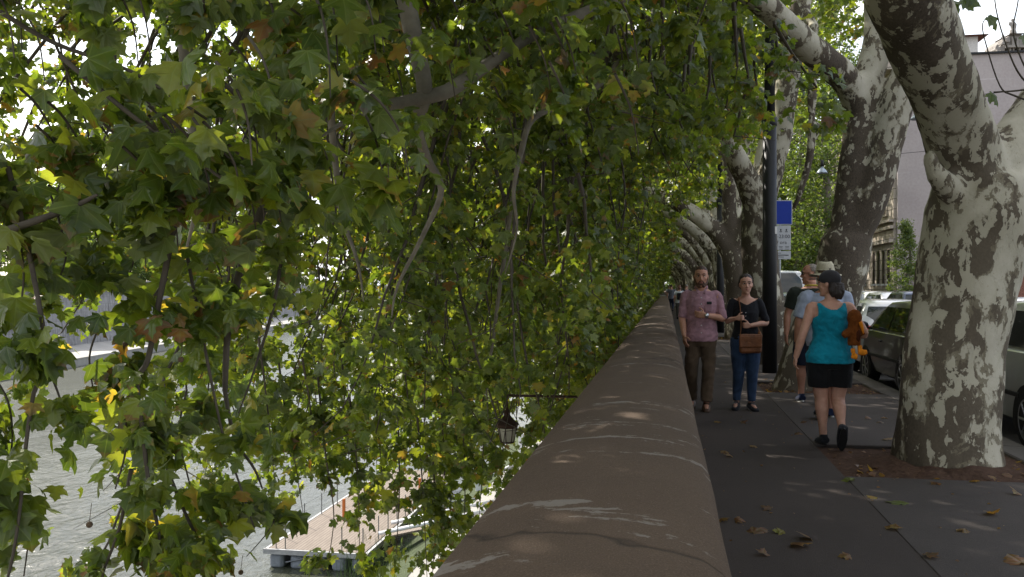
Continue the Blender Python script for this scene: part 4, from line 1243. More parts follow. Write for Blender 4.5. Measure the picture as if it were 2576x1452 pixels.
# woman in the teal tank top walking away
p = stance(1.645, 1.13, True, knL=(-.075, .05, .48), anL=(-.062, .02, .09), knR=(.085, .02, .475), anR=(.05, -.25, .20),
           elL=(-.285, -.05, 1.12), wrL=(-.335, .03, .885), elR=(.325, -.06, 1.14), wrR=(.20, .14, 1.10))
p.toe = dict(L=(-.05, 1, -.12), R=(.05, .55, -1))
p.hand = dict(L=((-.1, .15, -1), (1, .1, 0), (0, 1, 0), .5), R=((-1, .3, -.1), (0, -.8, -.3), (0, .2, 1), .6))
p.yaw = .95
TW = seat_person(p, 'woman in teal tank top and black shorts walking away, dark cap', 2088, 1120, 8.4, .08)
o = TW
put('body', make_body(p, .0066), SKIN2, o)
def tank_cut(v):
    x = abs(v.x)
    if v.z > 1.29 and x > .128 * p.w + (v.z < 1.33) * (1.33 - v.z) * 1.2: return True
    return v.z > (1.385 if v.y < -.01 else 1.34) + 5.5 * x * x and x < .098 * p.w
put('tank_top', cut(make_top(p, .84, 0, .016, .008, 1.465, loose=.10, wr=.007), tank_cut), TEAL, o)
put('shorts', make_legs(p, .98, -.30, .02, wr=.006, wide=.012), BLACKS, o)
for q in 'LR': shoe(p, q, o, SHOEB, BLACKR)
hair_cap(p, o, HDARK, [([(.06, -.05, .12), (.07, -.05, .05), (.055, -.06, -.01)], [.035, .034, .02]), ([(-.06, -.05, .12), (-.07, -.05, .05), (-.055, -.06, -.01)], [.035, .034, .02]), ([(0, -.09, .12), (0, -.10, .05), (0, -.09, -.03)], [.05, .052, .03]), ([(.03, -.09, .1), (.035, -.095, .02), (.03, -.09, -.025)], [.04, .04, .02]), ([(-.03, -.09, .1), (-.035, -.095, .02), (-.03, -.09, -.025)], [.04, .04, .02])], amp=.005)
face(p, o, HDARK)
cp = MB().ball(hd(p, (0, -.006, .165)), (.091, .112, .094), 20, rot=Matrix.Rotation(p.yaw, 3, 'Z'))
cap = put('cap', cp.mesh('cap'), CAPM, o, smooth=True)
put('brim', remesh(MB().box((0, 0, 0), (.15, .11, .012), bev=.004), .006, 3, 'brim'), CAPM, cap, loc=hd(p, (0, .13, .165)), rz=p.yaw)
put('cap_button', MB().ball(hd(p, (0, -.006, .26)), .009, 8).mesh('cap_button'), CAPM, cap, smooth=True)
PL = thing('plush_toy', 'brown plush duck with orange beak and feet, held under an arm', 'plush toy', o.location, o.rotation_euler.z)
PL.scale = o.scale
FUR = plain('plush_brown', (.17, .052, .012), .95, .1, var=.3, scale=30, bump=.9, bscale=220); FUR2 = plain('plush_orange', (.75, .25, .02), .9, .1, var=.2, scale=30, bump=.7, bscale=220); FURD = plain('plush_dark', (.06, .018, .008), .95, .1, var=.3)
mb = MB().ball((.185, -.20, 1.305), (.072, .068, .085), 16).tube([(.185, -.20, 1.27), (.18, -.195, 1.15), (.185, -.19, 1.03)], [.06, .062, .062], 14).tube([(.15, -.20, 1.18), (.09, -.225, 1.14), (.065, -.23, 1.125)], [.035, .04, .028], 12).tube([(.225, -.20, 1.2), (.265, -.205, 1.13)], [.03, .026], 10)
put('plush_body', remesh(mb, .008, 3, 'plush_body', lambda v: .004 * mnoise.noise(v * 70)), FUR, PL)
put('belly', MB().ball((.205, -.232, 1.13), (.03, .03, .075), 12).mesh('belly'), FURD, PL, smooth=True)
put('beak', remesh(MB().tube([(.225, -.255, 1.265), (.238, -.272, 1.21), (.25, -.275, 1.15)], [(.022, .018), (.024, .014), (.010, .008)], 12), .006, 2, 'beak'), FUR2, PL)
for x, y in ((.165, -.215), (.232, -.21)):
    dx = .035 if x < .2 else .06
    put('foot', remesh(MB().tube([(x, y, 1.03 - (x < .2) * .03), (x, y - .01, .985 - (x < .2) * .03)], .022, 10).tube([(x - .02, y - .02, .965 - (x < .2) * .035), (x + dx * .5, y - .03, .96 - (x < .2) * .04), (x + dx, y - .03, .965 - (x < .2) * .045)], [.026, .032, .024], 10), .007, 3, 'foot', lambda v: .003 * mnoise.noise(v * 70)), FUR2, PL)

# two men ahead of her
p = stance(1.80, 1.10, elL=(-.285, .02, 1.13), wrL=(-.30, .02, .87), knL=(-.09, .12, .49), anL=(-.09, .12, .10), knR=(.09, .0, .48), anR=(.09, -.22, .16))
p.yaw = 1.3
o = seat_person(p, 'grey haired man in dark green tee and sunglasses, head turned to the left', 2040, 1022, 11.4, .1)
put('body', make_body(p, .008), SKIN3, o)
sh = put('tee', make_top(p, .84, .72, .018, neck=1.47, loose=.05, slr=.068), GREENT, o)
put('neckband', MB().tube([(-.07, .03, 1.475), (-.085, -.03, 1.49), (-.05, -.085, 1.50), (.05, -.085, 1.50), (.085, -.03, 1.49), (.07, .03, 1.475)], .009, 8).mesh('neckband'), YEL, sh, smooth=True)
put('shorts', make_legs(p, .98, -.05, .02, wide=.01), NAVY, o)
for q in 'LR': shoe(p, q, o, NAVYS, WHITES)
hair_cap(p, o, HGREY, c=(0, -.02, .163), r=(.079, .094, .08), amp=.004)
face(p, o, HGREY)
sg = MB()
for q in (-1, 1):
    sg.ball(hd(p, (q * .032, .098, .122)), (.024, .006, .019), 12, rot=Matrix.Rotation(p.yaw, 3, 'Z'))
    sg.tube([hd(p, (q * .056, .088, .128)), hd(p, (q * .079, -.01, .128))], .003, 6)
sg.tube([hd(p, (-.012, .103, .126)), hd(p, (.012, .103, .126))], .003, 6)
put('sunglasses', sg.mesh('sunglasses'), BLACKR, o, smooth=True)

p = stance(1.74, 1.12, elL=(-.30, -.02, 1.13), wrL=(-.31, .05, .88), knL=(-.09, .02, .48), anL=(-.09, -.15, .14), knR=(.09, .12, .49), anR=(.09, .12, .09))
p.yaw = .25
o = seat_person(p, 'man in pale blue shirt and straw hat, mostly hidden behind the woman in teal', 2076, 1022, 10.1, .05)
put('body', make_body(p, .008), SKIN3, o)
put('shirt', make_top(p, .82, .88, .022, neck=1.47, loose=.06, slr=.076), BLUES, o)
put('shorts', make_legs(p, .98, -.05, .02, wide=.012), NAVY, o)
for q in 'LR': shoe(p, q, o, NAVYS, WHITES)
hair_cap(p, o, HGREY)
hm = MB()
n = 28; prof_ = [(.172, .128, .0), (.145, .143, .0), (.103, .158, 0), (.098, .21, 0), (.088, .255, 0), (.066, .275, 0), (.0, .262, 0)]
vs, fs = [], []
for r, z, _ in prof_:
    for j in range(n):
        a = 2 * PI * j / n
        up = .022 * abs(math.cos(a)) ** 2 * (r > .15) - .012 * (r > .15) * abs(math.sin(a)) - (.012 * math.cos(a) ** 2 if r < .08 else 0) * -1
        vs.append(hd(p, (math.cos(a) * r * .95, -.01 + math.sin(a) * r * 1.1, z + up)))
for i in range(len(prof_) - 1):
    for j in range(n):
        j2 = (j + 1) % n; fs.append((i * n + j, i * n + j2, (i + 1) * n + j2, (i + 1) * n + j))
me = hm.add(vs, fs).mesh('straw_hat')
hat = put('straw_hat', me, STRAW, o, smooth=True)
md = hat.modifiers.new('thick', 'SOLIDIFY'); md.thickness = .005
put('hat_band', MB().rings([(0, 0, 0, .102, .118), (0, 0, .03, .101, .116)], 24, cap=False).mesh('hat_band'), SHOEBR, hat, smooth=True, loc=hd(p, (0, -.01, .16)))

# people far along the pavement
def walker(label, px, t, H, top, legs, hair, w=1.0, fem=False, ph=1, sleeve=.6, shorts=False):
    p = stance(H, w, fem, knL=(-.09, .10 * ph, .49), anL=(-.09, .14 * ph, .10), knR=(.09, .02, .48), anR=(.09, -.20 * ph, .15) if ph > 0 else (.09, .16, .1))
    o = seat_person(p, label, px, 0, t, 0)
    put('body', make_body(p, .012, False), SKIN2, o)
    put('shirt', make_top(p, .84, sleeve, .018, .014, 1.47, .05, .066), top, o)
    put('trousers', make_legs(p, .98, -.1 if shorts else .95, .016, .014, .06, .075), legs, o)
    for q in 'LR': shoe(p, q, o, SHOEB, BLACKR)
    hair_cap(p, o, hair, [([(0, -.07, .14), (0, -.09, .06), (0, -.08, .0)], [.06, .07, .04])] if fem else None)
    return o, p
walker('walker in grey tee and dark trousers beside the wall, far ahead', 1689, 56, 1.74, GREYS, NAVY, HDARK, 1.05, ph=1)
o, p = walker('woman in white tee and grey trousers wearing a black backpack, walking away', 1709, 42.5, 1.66, WHITET, GREYP, HRED, 1.02, True, ph=1)
bp = thing('backpack', 'small black backpack on the back of the woman in white tee', 'backpack', o.location, 0); bp.scale = o.scale
put('pack_body', remesh(MB().box((0, -.19, 1.18), (.25, .13, .36), bev=.04), .015, 4, 'pack_body'), BLACKT, bp)
put('strap', MB().tube([(-.09, -.13, 1.33), (-.10, -.03, 1.45), (-.10, .09, 1.36)], [(.02, .006)] * 3, 6).mesh('strap'), BLACKT, bp)
put('strap', MB().tube([(.09, -.13, 1.33), (.10, -.03, 1.45), (.10, .09, 1.36)], [(.02, .006)] * 3, 6).mesh('strap'), BLACKT, bp)
walker('grey haired walker in navy jacket half hidden behind the pink shirt man', 1727, 50, 1.72, NAVY, NAVY, HGREY, 1.05, ph=-1, sleeve=1.9)
walker('distant walker in white shirt where the pavement meets the foliage', 1683, 74, 1.75, WHITET, NAVY, HGREY, ph=-1)
wb = fabric('tee_wine', (.13, .015, .02), 14, .4)
o, p = walker('person in dark red top standing by the grey parapet bay', 1617, 70, 1.68, wb, NAVY, HDARK, fem=True)
# ---------------------------------------------------------------- cars
TYRE = plain('tyre_rubber', (.018, .018, .019), .85, bump=.3); RIM = plain('wheel_alloy', (.42, .42, .44), .3, .5, .85, var=.1); DARKP = plain('car_trim_black', (.02, .02, .021), .55)
REDL = plain('tail_lamp_red', (.45, .012, .010), .12, .6, var=.05); CLEARL = plain('head_lamp_clear', (.7, .72, .75), .08, .7, var=.04); PLATE = plain('plate_white', (.7, .7, .68), .5, var=.03); EUBLUE = plain('plate_blue', (.02, .07, .40), .5, var=.03)
def m_glass():
    m, nt, out = new_mat('car_glass'); b = NB(nt)
    p = b.bsdf((.010, .016, .014), .03, .45)
    p.inputs['IOR'].default_value = 1.52
    b.link(p.outputs[0], out.inputs[0]); return m
GLASS = m_glass()
def paint(name, c, metal=.5):
    m, nt, out = new_mat(name); b = NB(nt)
    dust = b.noise(b.coord('Object'), 3.5, 5, .6); fl = b.noise(b.coord('Object'), 700, 1)
    col = b.mix(b.math('MULTIPLY', b.ramp(dust, [(.4, 0.0), (.8, 1.0)]), .22), c, (.16, .14, .11))
    p = b.bsdf(col, .28, .5, metal, b.bump(fl, .03, .001))
    p.inputs['Coat Weight'].default_value = .8; p.inputs['Coat Roughness'].default_value = .05
    b.link(p.outputs[0], out.inputs[0]); return m
def car(label, col, loc, rz=0.0, L=4.0, Wd=1.7, H=1.48, belt=.92, hood=.88, zl=.20, ws=(.32, .14), rw=(-.36, -.47), style='hatch', rails=False, metal=.5, detail=True, group='parked cars and vans'):
    """front towards +y. ws/rw: windscreen and rear window (base, top) as fractions of the length from the middle"""
    o = thing('parked_car', label, 'car', loc, rz, group)
    w = Wd / 2; h = L / 2
    pm = paint('paint_' + str(round(col[0], 3)) + '_' + str(round(col[2], 3)), col, metal)
    wb, wt = (ws[0] * L, ws[1] * L); rb, rt = (rw[1] * L, rw[0] * L)
    zf = hood
    st = [(-h, zl + .22, belt - .16, .80), (-h + .03, zl + .06, belt - .03, .88), (-h + .18, zl, belt, .96), (-h * .55, zl, belt, 1.0), (0, zl, belt, 1.0), (wb - .1, zl, belt, 1.0), (wb + .02, zl, belt - .01, .995), (wb + .25 * (h - wb), zl, zf, .99), (h - .35, zl, zf - .07, .95), (h - .10, zl + .02, zf - .17, .86), (h - .02, zl + .08, zf - .30, .78), (h, zl + .18, zf - .38, .74)]
    vs, fs = [], []
    for y, a, b_, k in st:
        W_ = w * k
        half = [(0, a), (W_ * .82, a), (W_ * .95, a + .06), (W_ * .99, a + .28 * (b_ - a)), (W_, a + .55 * (b_ - a)), (W_ * .985, a + .8 * (b_ - a)), (W_ * .955, b_ - .02), (W_ * .90, b_ + .008), (0, b_ + .03)]
        ring = [(x, z) for x, z in half] + [(-x, z) for x, z in half[-2:0:-1]]
        vs += [(x, y, z) for x, z in ring]
    n = 16
    for i in range(len(st) - 1):
        for j in range(n):
            j2 = (j + 1) % n; fs.append((i * n + j2, i * n + j, (i + 1) * n + j, (i + 1) * n + j2))
    fs.append(tuple(range(n))); fs.append(tuple(range(len(st) * n - 1, (len(st) - 1) * n - 1, -1)))
    me = MB().add(vs, fs).mesh('body'); me.set_sharp_from_angle(angle=math.radians(38))
    body = put('body', me, pm, o, smooth=True)
    def sx(z, out=0.0):
        f = (z - belt) / (H - belt); return w * (.925 - .19 * f - .03 * f * f) + out
    cst = [(rb, belt - .01), (rb * .62 + rt * .38, belt + (H - belt) * .40), (rt - .02, H - .09), (rt + .12, H - .035), (rt * .5 + wt * .5, H), (wt - .12, H - .03), (wt + .02, H - .075), (wt * .4 + wb * .6, belt + (H - belt) * .44), (wb, belt - .01)]
    vs, fs = [], []
    for y, z in cst:
        zs = max(belt, z - .05)
        half = [(sx(belt), belt - .02), (sx(zs), zs), (sx(zs) * .93, max(belt, z - .012)), (sx(zs) * .5, z + .012), (0, z + .02)]
        ring = half + [(-x, q) for x, q in half[-2::-1]]
        vs += [(x, y, q) for x, q in ring]
    n = 9
    for i in range(len(cst) - 1):
        for j in range(n - 1): fs.append((i * n + j + 1, i * n + j, (i + 1) * n + j, (i + 1) * n + j + 1))
    me = MB().add(vs, fs).mesh('roof'); me.set_sharp_from_angle(angle=math.radians(40))
    put('roof', me, pm, o, smooth=True)
    # glass
    def yb(z, base, top): return base + (top - base) * (z - belt) / (H - .075 - belt)
    za, zb_ = belt + .035, H - .115
    def quad(name, pts, mat=GLASS, th=.006, smooth=False):
        return put(name, MB().add(pts, [tuple(range(len(pts)))]).mesh(name), mat, o)
    for base, top, sgn, nm in ((wb, wt + .02, 1, 'windscreen'), (rb, rt - .02, -1, 'rear_window')):
        rows = []
        for z in (za, (za + zb_) / 2, zb_):
            f = (z - belt) / (H - .075 - belt); bow = .035 * math.sin(PI * min(1, max(0, f)))
            y = yb(z, base, top) + sgn * (.014 + bow)
            rows.append([(sx(z) * k, y - sgn * .05 * abs(k) ** 3, z) for k in (-.90, -.5, 0, .5, .90)])
        vv = [p_ for r in rows for p_ in r]
        ff = [(i * 5 + j, i * 5 + j + 1, (i + 1) * 5 + j + 1, (i + 1) * 5 + j) for i in range(2) for j in range(4)]
        put(nm, MB().add(vv, ff).mesh(nm), GLASS, o, smooth=True)
    mid = (wb + rb) / 2 * .35
    for q in (-1, 1):
        for y0f, y1f, nm in (('r', mid - .04, 'rear_side_window'), (mid + .04, 'f', 'front_side_window')):
            def ye(z, e): return yb(z, rb, rt - .02) + .20 if e == 'r' else (yb(z, wb, wt + .02) - .16 if e == 'f' else e)
            pts = [(q * sx(z, .007), ye(z, e), z) for z, e in ((za, y0f), (za, y1f), (zb_, y1f), (zb_, y0f))]
            if q < 0: pts = pts[::-1]
            quad(nm, pts)
        # mirror
        if detail:
            put('mirror', MB().ball((q * (w + .10), wb - .30, belt + .075), (.10, .06, .072), 12).tube([(q * (w - .06), wb - .24, belt + .02), (q * (w + .06), wb - .28, belt + .05)], .022, 6).mesh('mirror'), DARKP if style != 'body' else pm, o, smooth=True)
            put('door_handle', MB().box((q * (w * .985 + .006), mid - .02 + .30, belt - .15), (.03, .16, .025), bev=.006).mesh('door_handle'), DARKP, o)
            put('side_moulding', MB().box((q * (w + .004), .02, zl + .33), (.022, L * .52, .05), bev=.006).mesh('side_moulding'), DARKP, o)
    R = .30; ax = L * .30
    for y in (-ax, ax):
        for q in (-1, 1):
            x = q * (w - .085)
            put('wheel_arch', MB().prism([(y + (R + .055) * math.cos(a), max(zl - .02, R + (R + .055) * math.sin(a))) for a in [PI * 2 * k / 28 for k in range(28)]], 'x', q * (w - .22), q * (w + .006)).mesh('wheel_arch'), BLACKR, o)
            wh = put('wheel', MB().mesh('wheel'), None, o, loc=(x, y, R), rz=0)
            tb = MB(); pr = [(.205, -.085), (.275, -.095), (R, -.07), (R, .07), (.275, .097), (.205, .09)]; m_ = 28
            vv = [(a_, r * math.cos(2 * PI * k / m_), r * math.sin(2 * PI * k / m_)) for k in range(m_) for r, a_ in pr]
            ff = [(k * 6 + j, k * 6 + j + 1, ((k + 1) % m_) * 6 + j + 1, ((k + 1) % m_) * 6 + j) for k in range(m_) for j in range(5)]
            put('tyre', tb.add(vv, ff).mesh('tyre'), TYRE, wh, smooth=True)
            rm = MB()
            for k in range(7):
                a = 2 * PI * k / 7; rm.tube([(q * .075, .03 * math.cos(a), .03 * math.sin(a)), (q * .082, .20 * math.cos(a), .20 * math.sin(a))], [(.024, .024), (.017, .017)], 6)
            rm.tube([(q * .07, 0, 0), (q * .092, 0, 0)], .045, 12)
            vv = [(q * xx, r * math.cos(2 * PI * k / m_), r * math.sin(2 * PI * k / m_)) for k in range(m_) for xx, r in ((.03, .19), (.094, .195), (.094, .213), (.06, .213))]
            ff = [(k * 4 + j, k * 4 + j + 1, ((k + 1) % m_) * 4 + j + 1, ((k + 1) % m_) * 4 + j) for k in range(m_) for j in range(3)]
            rm.add(vv, ff); rm.tube([(q * .0, 0, 0), (q * .025, 0, 0)], .195, 20)
            put('rim', rm.mesh('rim'), RIM, wh)
    for q in (-1, 1):
        tz = belt - .10 if style != 'wagon' else belt - .04
        put('tail_lamp', remesh(MB().box((q * w * .79, -h + .075, tz), (.20, .14, .19), bev=.03), .012, 3, 'tail_lamp'), REDL, o)
        put('headlamp', remesh(MB().box((q * w * .66, h - .10, zf - .22), (.30, .20, .13), bev=.03), .015, 3, 'headlamp'), CLEARL, o)
    put('bumper', remesh(MB().box((0, -h + .03, zl + .16), (Wd * .90, .14, .22), bev=.04), .025, 3, 'bumper'), pm if style != 'body' else DARKP, o)
    put('bumper', remesh(MB().box((0, h - .06, zl + .12), (Wd * .80, .14, .22), bev=.04), .025, 3, 'bumper'), DARKP, o)
    put('licence_plate', MB().box((0, -h - .012, belt - .26), (.50, .012, .11)).box((-.225, -h - .0195, belt - .26), (.05, .004, .108), mi=1).mesh('licence_plate'), [PLATE, EUBLUE], o)
    put('rear_handle', MB().box((0, -h + .0, belt - .15), (.34, .03, .035), bev=.008).mesh('rear_handle'), DARKP, o)
    if rails:
        for q in (-1, 1): put('roof_rail', MB().tube([(q * w * .66, rt + .1, H - .02), (q * w * .66, rt + .2, H + .05), (q * w * .66, wt - .3, H + .05), (q * w * .66, wt - .15, H - .02)], .018, 6).mesh('roof_rail'), DARKP, o, smooth=True)
    return o
RZ = -.125
SILVER = (.48, .49, .50); WHITE = (.72, .73, .74)
c = W(2510, 726, 9.0)
car('silver hatchback at the right edge, parked beside the nearest trunk', (.50, .53, .50), (4.42, 10.75, RZ), 0, L=4.0, H=1.50, belt=.98)
car('dark olive small car with black door mirror, parked beyond the nearest trunk', (.022, .026, .017), (4.22, 14.75, RZ), .015, L=3.7, Wd=1.66, H=1.44, belt=.93, metal=.3)
car('silver car with wide rear window, parked just ahead of the dark one', SILVER, (4.38, 19.3, RZ), 0, L=4.2, Wd=1.74, H=1.40, belt=.93, rw=(-.41, -.475))
car('white estate car with roof rails and red tail lamp beyond the lamp post', (.66, .67, .68), (4.32, 27.2, RZ), 0, L=4.5, Wd=1.78, H=1.60, belt=1.0, rw=(-.40, -.485), style='wagon', rails=True, metal=.2)
car('blue grey hatchback in line in front of the white estate', (.10, .13, .17), (4.32, 32.2, RZ), 0)
car('white van in line further along the kerb', WHITE, (4.5, 38.2, RZ), 0, L=5.2, Wd=2.0, H=2.35, belt=1.25, hood=1.1, ws=(.36, .24), rw=(-.47, -.49), style='wagon', metal=0)
for i, (y, cc, lab) in enumerate(((44.2, (.20, .20, .21), 'grey car in the kerbside line beyond the white van'), (49.5, (.30, .02, .02), 'red car in the kerbside line, second beyond the van'), (55, SILVER, 'silver car in the kerbside line, third beyond the van'))):
    car(lab, cc, (4.35, y, RZ), 0, detail=False)
car('white saloon in the road at the right edge, with long red tail lamp', WHITE, (6.35, 16.9, RZ), 0, L=4.4, Wd=1.76, H=1.46, belt=.95, rw=(-.22, -.44), metal=0, group='cars in the road')
# cars on the other side, noses out
for px, t, cc, lab, rzz, kw in ((2158, 43, (.45, .47, .48), 'silver estate with roof rails on the far side, leftmost by the second trunk', PI, dict(rails=True, H=1.52)),
                            (2208, 41, WHITE, 'white hatchback on the far side of the road', PI * .98, dict(metal=0)),
                            (2246, 37, (.52, .53, .55), 'light grey hatchback on the far side, right of the white one', PI * 1.02, dict()),
                            (2292, 34, (.02, .04, .10), 'dark blue car on the far side nearest to the first trunk', 0, dict(H=1.52))):
    g = W(px, 726, t); car(lab, cc, (g.x, g.y, RZ), rzz, group='cars across the road', **kw)

# ---------------------------------------------------------------- lamp posts, sign, pendant lamps
POLE = plain('pole_charcoal', (.022, .022, .024), .5, .35, .2, var=.2, scale=3)
def lamp_post(x, y, label):
    o = thing('lamp_post', label, 'lamp post', (x, y, 0), 0, 'dark lamp posts along the pavement')
    put('pole', MB().tube([(0, 0, -.05), (0, 0, 4.45)], [.128, .118], 20).tube([(0, 0, 4.45), (0, 0, 9.4)], [.095, .07], 18).mesh('pole'), POLE, o, smooth=True)
    put('collar', MB().rings([(0, 0, 4.38, .123, .123), (0, 0, 4.42, .134, .134), (0, 0, 4.52, .134, .134), (0, 0, 4.58, .10, .10)], 20).mesh('collar'), POLE, o, smooth=True)
    put('bracket', MB().tube([(0, 0, 9.2), (.6, 0, 9.75), (1.7, 0, 9.9)], [.05, .045, .04], 10).mesh('bracket'), POLE, o, smooth=True)
    put('lamp_head', remesh(MB().box((2.0, 0, 9.88), (.8, .3, .12), bev=.05), .03, 3, 'lamp_head'), POLE, o)
    put('sticker', MB().box((.098, -.082, 2.53), (.004, .05, .13), -.9).mesh('sticker'), plain('sticker_white', (.6, .58, .55), .6, var=.1), o)
    return o
lp = lamp_post(1.81, 16.1, 'nearest dark lamp post, between the woman in black and the second tree'); kk = kids_of(lp)
copy_tree(lp, kk, (1.81, 30.5, 0), label='second dark lamp post, seen behind the pink shirt man')
copy_tree(lp, kk, (1.81, 46, 0), label='third dark lamp post, thin among the far trunks')
SIGNB = plain('sign_blue', (.004, .026, .25), .5, .2, var=.04); SIGNW = plain('sign_white', (.38, .39, .41), .45, .3, var=.05); GALV = plain('galvanised', (.30, .31, .32), .45, .4, .6)
INK = plain('sign_ink', (.03, .03, .035), .6, var=.02)
def text_mesh(txt, size):
    cu = bpy.data.curves.new('lettering', 'FONT'); cu.body = txt; cu.size = size; cu.align_x = 'RIGHT'; cu.extrude = .001
    ob = bpy.data.objects.new('lettering', cu); COL.objects.link(ob)
    dg = bpy.context.evaluated_depsgraph_get(); dg.update()
    me = bpy.data.meshes.new_from_object(ob.evaluated_get(dg)); bpy.data.objects.remove(ob); bpy.data.curves.remove(cu)
    me.materials.clear()
    return me
g = W(1962, 726, 23.6)
S = thing('parking_sign', 'blue parking sign over white time panels, on a post behind the near lamp post', 'road sign', (g.x, g.y, 0), .16)
put('post', MB().tube([(0, .03, -.1), (0, .03, 3.95)], .03, 10).mesh('post'), GALV, S, smooth=True)
put('blue_panel', MB().box((.02, 0, 3.55), (.62, .02, .66), bev=.004).mesh('blue_panel'), SIGNW, S)
put('blue_field', MB().box((.02, -.0125, 3.55), (.58, .003, .62)).mesh('blue_field'), SIGNB, S)
pn = put('time_panel', MB().box((.0, 0, 2.87), (.58, .02, .66), bev=.004).mesh('time_panel'), SIGNW, S)
for txt, size, x, z in (('00-23:00', .135, .265, 2.86), ('G/ ora', .135, .18, 2.70)):
    me = text_mesh(txt, size); o = put('lettering', me, INK, pn, loc=(x, -.0125, z)); o.rotation_euler = (PI / 2, 0, 0)
mb = MB()
for x0 in (.0, .17):
    for k, z in enumerate((2.655, 2.63, 2.585)):
        mb.box((x0 + .02, -.012, z - .02), (.11 - .02 * (k == 1), .003, .010))
for x0 in (.02, .17): mb.ball((x0, -.012, 3.08), (.02, .002, .03), 10).box((x0 + .0, -.0125, 3.03), (.07, .003, .02))
put('small_print', mb.mesh('small_print'), INK, pn)
lw_ = put('lower_panel', MB().box((.0, 0, 2.40), (.58, .02, .22), bev=.004).mesh('lower_panel'), SIGNW, S)
put('small_print', MB().box((-.06, -.012, 2.455), (.18, .003, .014)).box((.05, -.012, 2.40), (.36, .003, .022)).box((-.02, -.012, 2.35), (.24, .003, .016)).mesh('small_print'), INK, lw_)
def pendant(loc, label):
    o = thing('pendant_lamp', label, 'street lamp', loc, 0, 'pendant lamps over the road')
    put('shade', MB().rings([(0, 0, .34, .05, .05), (0, 0, .24, .09, .09), (0, 0, .20, .15, .15), (0, 0, .05, .25, .25), (0, 0, 0, .28, .28), (0, 0, .02, .24, .24)], 20).mesh('shade'), plain('lamp_shade_grey', (.33, .38, .44), .35, .4, .3), o, smooth=True)
    put('gear_box', MB().rings([(0, 0, .34, .09, .09), (0, 0, .62, .08, .08), (0, 0, .66, .03, .03)], 12).mesh('gear_box'), POLE, o, smooth=True)
    put('wire', MB().tube([(-loc[0] + 2.2, .0, 1.0), (-2, 0, .76), (0, 0, .66), (2, 0, .76), (15.8 - loc[0], 0, 1.2)], .012, 5).mesh('wire'), BLACKR, o)
    return o
pl = pendant(tuple(W(2312, 300, 29.5)), 'pendant street lamp in front of the lavender wall, beside the near limb')
q = W(2068, 436, 43.5)
pendant(tuple(q), 'pendant street lamp against the green trees across the road')

# ---------------------------------------------------------------- river lantern on its bracket
RUST = plain('iron_rust', (.050, .026, .018), .75, .3, .2, var=.3, scale=14, bump=.3)
MILK = plain('lantern_glass', (.62, .60, .52), .35, .4, var=.1, scale=20)
MILK.node_tree.nodes['Principled BSDF'].inputs['Transmission Weight'].default_value = .35
Lc = W(1276, 1085, 13.2)
LN = thing('lantern', 'rusty hanging lantern with pale glass on a bracket from the embankment wall', 'lantern', Lc)
n6 = 8
def cone(rings_): return MB().rings([(0, 0, z, r, r) for z, r in rings_], n6)
put('glass', cone([(-.155, .10), (.085, .148)]).mesh('glass'), MILK, LN)
put('roof', cone([(.085, .16), (.10, .172), (.115, .168), (.14, .15), (.19, .09), (.24, .05), (.26, .045), (.30, .05), (.32, .03), (.36, .02)]).mesh('roof'), RUST, LN)
put('fringe', MB().rings([(0, 0, .055, .157, .157), (0, 0, .10, .168, .168)], n6, cap=False).mesh('fringe'), RUST, LN)
put('base_ring', cone([(-.185, .06), (-.17, .105), (-.15, .108), (-.15, .09)]).mesh('base_ring'), RUST, LN)
for k in range(n6):
    a = 2 * PI * (k + .5 * 0) / n6
    if k % 2 == 0 or True: put('glazing_bar', MB().tube([(.104 * math.cos(a), .104 * math.sin(a), -.16), (.152 * math.cos(a), .152 * math.sin(a), .09)], .007, 4).mesh('glazing_bar'), RUST, LN)
put('bracket', MB().tube([(0, 0, .36), (0, 0, .52)], .012, 6).tube([(-.12, 0, .54), (-.52 - Lc.x + .02, 0, .54)], .02, 8).tube([(-.5, .0, .54), (-.5, 0, .50)], .02, 6).mesh('bracket'), RUST, LN)
put('brace', MB().tube([(-Lc.x - .5, 0, -.25), (-Lc.x - 1.1, 0, .3), (-Lc.x - 1.3, 0, .53)], .012, 6).mesh('brace'), RUST, LN)

# ---------------------------------------------------------------- landing stage and quay furniture
def m_planks():
    m, nt, out = new_mat('deck_planks'); b = NB(nt)
    v = b.pos()
    wv = b.n('ShaderNodeTexWave', wave_type='BANDS', bands_direction='X'); wv.inputs['Scale'].default_value = 2.1; b.link(v, wv.inputs['Vector'])
    gap = b.ramp(wv.outputs['Fac'], [(.0, 0.0), (.10, 1.0)])
    g = b.noise(b.pos((9, .7, 1)), 2.0, 4, .6)
    col = b.ramp(g, [(.3, (.16, .13, .105)), (.7, (.24, .20, .165))])
    col = b.mix(gap, (.07, .045, .035), col)
    p = b.bsdf(col, .8, .25, 0, b.bump(gap, .5, .01))
    b.link(p.outputs[0], out.inputs[0]); return m
PLK = m_planks(); WPAINT = plain('white_paint', (.70, .71, .72), .5, var=.08); FLOAT = plain('float_grey', (.22, .24, .27), .5, var=.2); RAILG = plain('rail_grey', (.16, .17, .18), .5, .4, .4); ORG = plain('post_orange', (.55, .16, .04), .6, var=.15)
D = thing('landing_stage', 'floating wooden landing stage with railing posts, moored on the river', 'landing stage', (-14.1, 33.8, -9.2))
put('deck', MB().box((0, 8, -.05), (4.1, 16, .08), bev=.01).mesh('deck'), PLK, D)
put('rim_beam', MB().box((0, -.05, -.12), (4.5, .12, .2)).box((-2.16, 8, -.12), (.12, 16.1, .2)).box((2.16, 8, -.12), (.12, 16.1, .2)).mesh('rim_beam'), plain('beam_grey', (.36, .36, .36), .7, var=.25, scale=3), D)
